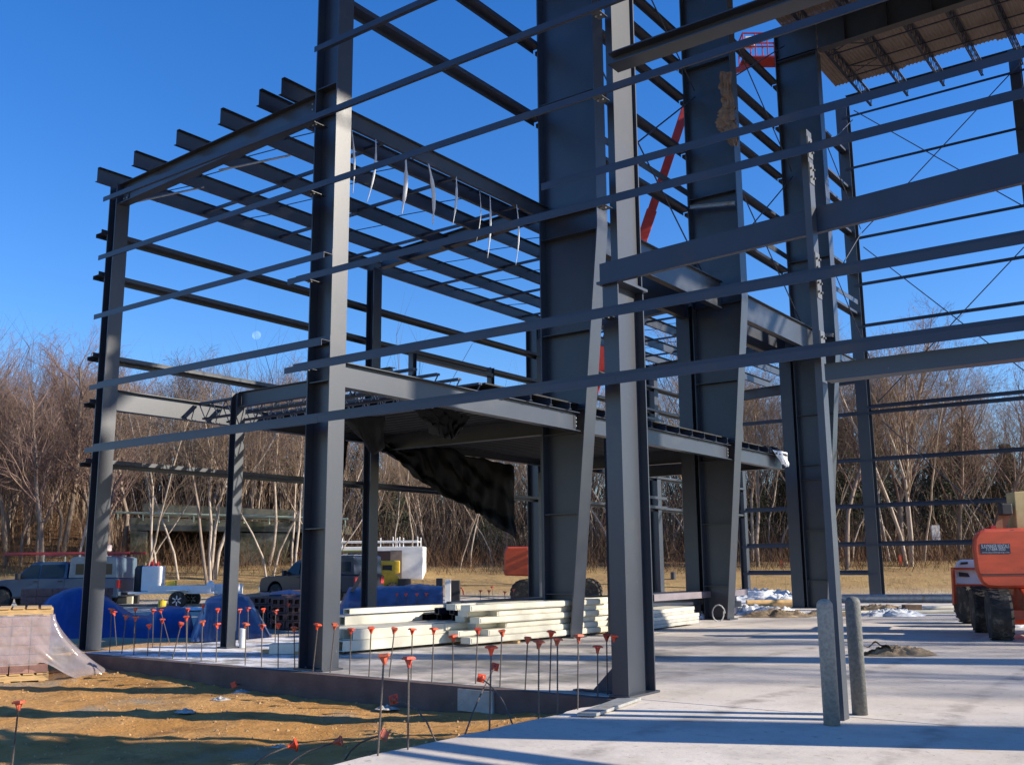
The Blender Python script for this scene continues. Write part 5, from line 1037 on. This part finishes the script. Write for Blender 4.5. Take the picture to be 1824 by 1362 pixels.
# conifers among them
def conifer_mesh(seed):
    rg = random.Random(seed); vs, fs = [], []
    for i in range(5200):
        h = rg.random() ** .8; z = 1.2 + h * 8.8; R_ = (2.5 * (1 - h) + .35) * (.75 + .5 * abs(math.sin(h * 23 + seed))); a = rg.uniform(0, 6.283); r = R_ * rg.random() ** .5
        c = V((r * math.cos(a), r * math.sin(a), z - r * .25)); u = V((rg.gauss(0, 1), rg.gauss(0, 1), rg.gauss(0, .6))).normalized(); w = u.orthogonal().normalized(); s = rg.uniform(.08, .2); k = len(vs)
        vs += [tuple(c + u * s * 1.6), tuple(c + w * s * .4), tuple(c - u * s * 1.2), tuple(c - w * s * .4)]; fs.append((k, k + 1, k + 2, k + 3))
    me = bpy.data.meshes.new('crown'); me.from_pydata(vs, [], fs); me.materials.append(PINE); return me
CON = [conifer_mesh(1), conifer_mesh(5)]; CT = MB().tube((0, 0, 0), (0, 0, 9.5), .14, .03, 7).mesh('trunk', BARK, (0, 0, 0))
for i, (x, d, yt, lab) in enumerate(((1508, 66, 745, 'dark green conifer left of the far corner column'), (1560, 70, 760, 'dark green conifer behind the far corner column'), (1680, 68, 770, 'dark green conifer in the middle of the right-hand wood'), (1725, 72, 745, 'tall dark conifer left of the orange boom lift'), (1800, 70, 790, 'dark conifer above the orange boom lift'), (1410, 68, 800, 'dark conifer between the tapered columns and the far corner'), (1350, 66, 850, 'low dark conifer behind the second tapered column'), (870, 66, 850, 'olive green conifer below the hanging tarp'), (700, 66, 830, 'olive conifer left of the hanging tarp'), (60, 64, 880, 'small dark conifer at the far left'))):
    p = pd(x, 900, d); p.z = terrain(V((p.x, p.y, 0))) - .1; T = thing('conifer', lab, 'tree', p); s = (pd(x, yt, d).z - p.z) / 10.; T.scale = (s, s, s); T.rotation_euler = (0, 0, i)
    for me, nm in ((CT, 'trunk'), (CON[i % 2], 'crown')): o = bpy.data.objects.new(nm, me); col.objects.link(o); o.parent = T
# brush and far-off wood
def brush(n, d0, d1, h0, h1, name, m, label, cat, seed, w=.012, lean=.35):
    rg = random.Random(seed); vs, fs = [], []
    for i in range(n):
        x = rg.uniform(-150, 2000); d = rg.uniform(d0, d1); p = pd(x, 900, d); p.z = terrain(V((p.x, p.y, 0))) - .05; h = rg.uniform(h0, h1) * (.5 + noise.noise(V((p.x * .15, p.y * .15, 3))) * .9 + .4)
        if h < .15 or (232 < x < 560 and d < 68 and (h > 2.6 or rg.random() < .2)): continue
        q = p; dr = V((rg.gauss(0, lean), rg.gauss(0, lean), 1)).normalized()
        for sgm in range(3):
            e = q + dr * h / 3; u = V((rg.gauss(0, 1), rg.gauss(0, 1), .1)).normalized() * w * (1 - .28 * sgm); k = len(vs); vs += [tuple(q - u), tuple(q + u), tuple(e + u * .7), tuple(e - u * .7)]; fs.append((k, k + 1, k + 2, k + 3))
            for t_ in range(2):
                sdr = (dr + V((rg.gauss(0, .7), rg.gauss(0, .7), rg.gauss(0, .4)))).normalized(); e2 = e + sdr * h * .28; k = len(vs); vs += [tuple(e - u * .5), tuple(e + u * .5), tuple(e2)]; fs.append((k, k + 1, k + 2))
            q = e; dr = (dr + V((rg.gauss(0, .25), rg.gauss(0, .25), 0))).normalized()
    me = bpy.data.meshes.new(name); me.from_pydata(vs, [], fs); me.materials.append(m); o = bpy.data.objects.new(name, me); col.objects.link(o); tag(o, label, cat, kind='stuff')
brush(14000, 54, 72, .6, 2.6, 'undergrowth', BRUSH, 'tangled brown undergrowth along the foot of the wood', 'undergrowth', 1, .014, .5)
brush(5200, 60, 84, 2.0, 7.5, 'thicket', TWIG2, 'thin tan saplings crowding the wood', 'thicket', 2, .026, .16)
brush(7000, 72, 100, 5, 12, 'distant_wood', TWIG3, 'dark far-off wood behind the nearer trees', 'wood', 3, .06, .12)
brush(26000, 46, 58, .05, .28, 'dry_grass', mat('dry_grass_blades', (.40, .28, .12), var=.4, scale=.4), 'dry tan grass covering the field', 'grass', 4, .006, .5)
# trees on the sunny side, right of the view: they throw the soft shade seen on the columns and slab
for i, (X, Y, k, s) in enumerate(((40, 33, 3, 1.7), (35, 28, 0, 1.35), (33, 38, 0, 1.4), (28, 50, 2, 1.45))):
    T = thing('bare_tree', '%s bare tree of the row beyond the right side of the building' % ORD[i], 'tree', (X, Y, -.3), 'bare trees right of the building'); T.scale = (s, s, s); T.rotation_euler = (0, 0, i * 1.3)
    for me, nm in zip(LIB[k], ('trunk', 'crown')): o = bpy.data.objects.new(nm, me); col.objects.link(o); o.parent = T
# ------------------------------------------------------------------ pebbles and clods in the pit
rg = random.Random(31); vs, fs = [], []
for i in range(4200):
    X = rg.uniform(-20, EDGE_X - .1); Y = EDGE_Y - .2 - rg.random() * 9; z = terrain(V((X, Y, 0))); r = rg.choice((.007, .010, .015, .022)) * rg.uniform(.6, 1.4); k = len(vs)
    for a in range(5): vs.append((X + r * math.cos(a * 1.256) * rg.uniform(.7, 1.2), Y + r * math.sin(a * 1.256) * rg.uniform(.7, 1.2), z - .005))
    vs.append((X, Y, z + r * .7)); fs += [(k + a, k + (a + 1) % 5, k + 5) for a in range(5)]
me = bpy.data.meshes.new('clods'); me.from_pydata(vs, [], fs); me.materials.append(mat('soil_clods', (.40, .24, .10), var=.45, scale=5)); o = bpy.data.objects.new('clods', me); col.objects.link(o); tag(o, 'small clods and stones on the ochre soil', 'stones', kind='stuff')
for i, (x, y) in enumerate(((392, 1246), (430, 1233), (500, 1334), (330, 1268), (690, 1262))):
    p = pz(x, y, -.34); heap('rubble', mat('pale_rubble_%s' % ORD[i], (.5, .46, .4), var=.3, bump=.8), p, .16, .12, .05, ('pale lump of mortar on the soil by the fallen rebar', 'pale mortar scraps near the foundation wall', 'pale mortar lump by the flat rebars at the bottom', 'small pale lump in the middle of the soil', 'pale lump below the foundation wall')[i], 'rubble', 40 + i, nu=16, nv=8, rough=1.2)
# ------------------------------------------------------------------ the moon (far off, sunlit from its right)
d = ray(457, 597).normalized(); DM = 4000.
mb = MB(); Rm = 4000 * 7.5 / F; o_ = CAM + d * DM
t_, b_ = 24, 12; lit = (RT + V((0, 0, .45))).normalized(); fwd = -d; s_ = lit.cross(fwd).normalized(); vs = []
mb.lathe(o_ - lit * Rm, lit, [(Rm * (1 - math.cos(math.pi * k / 16)), max(.01, Rm * math.sin(math.pi * k / 16))) for k in range(17)], 24)
mo = mb.build('moon', MOON, smooth=True); tag(mo, kind='structure')
m = MOON; N, L = m.node_tree.nodes, m.node_tree.links

b_ = N['Principled BSDF']; b_.inputs['Specular IOR Level'].default_value = 0; o2 = N['Material Output']; tr = N.new('ShaderNodeBsdfTransparent'); ad = N.new('ShaderNodeAddShader'); df = N.new('ShaderNodeBsdfDiffuse'); df.inputs['Color'].default_value = (.07, .08, .085, 1)
L.new(tr.outputs[0], ad.inputs[0]); L.new(df.outputs[0], ad.inputs[1]); L.new(ad.outputs[0], o2.inputs[0]); N.remove(b_)
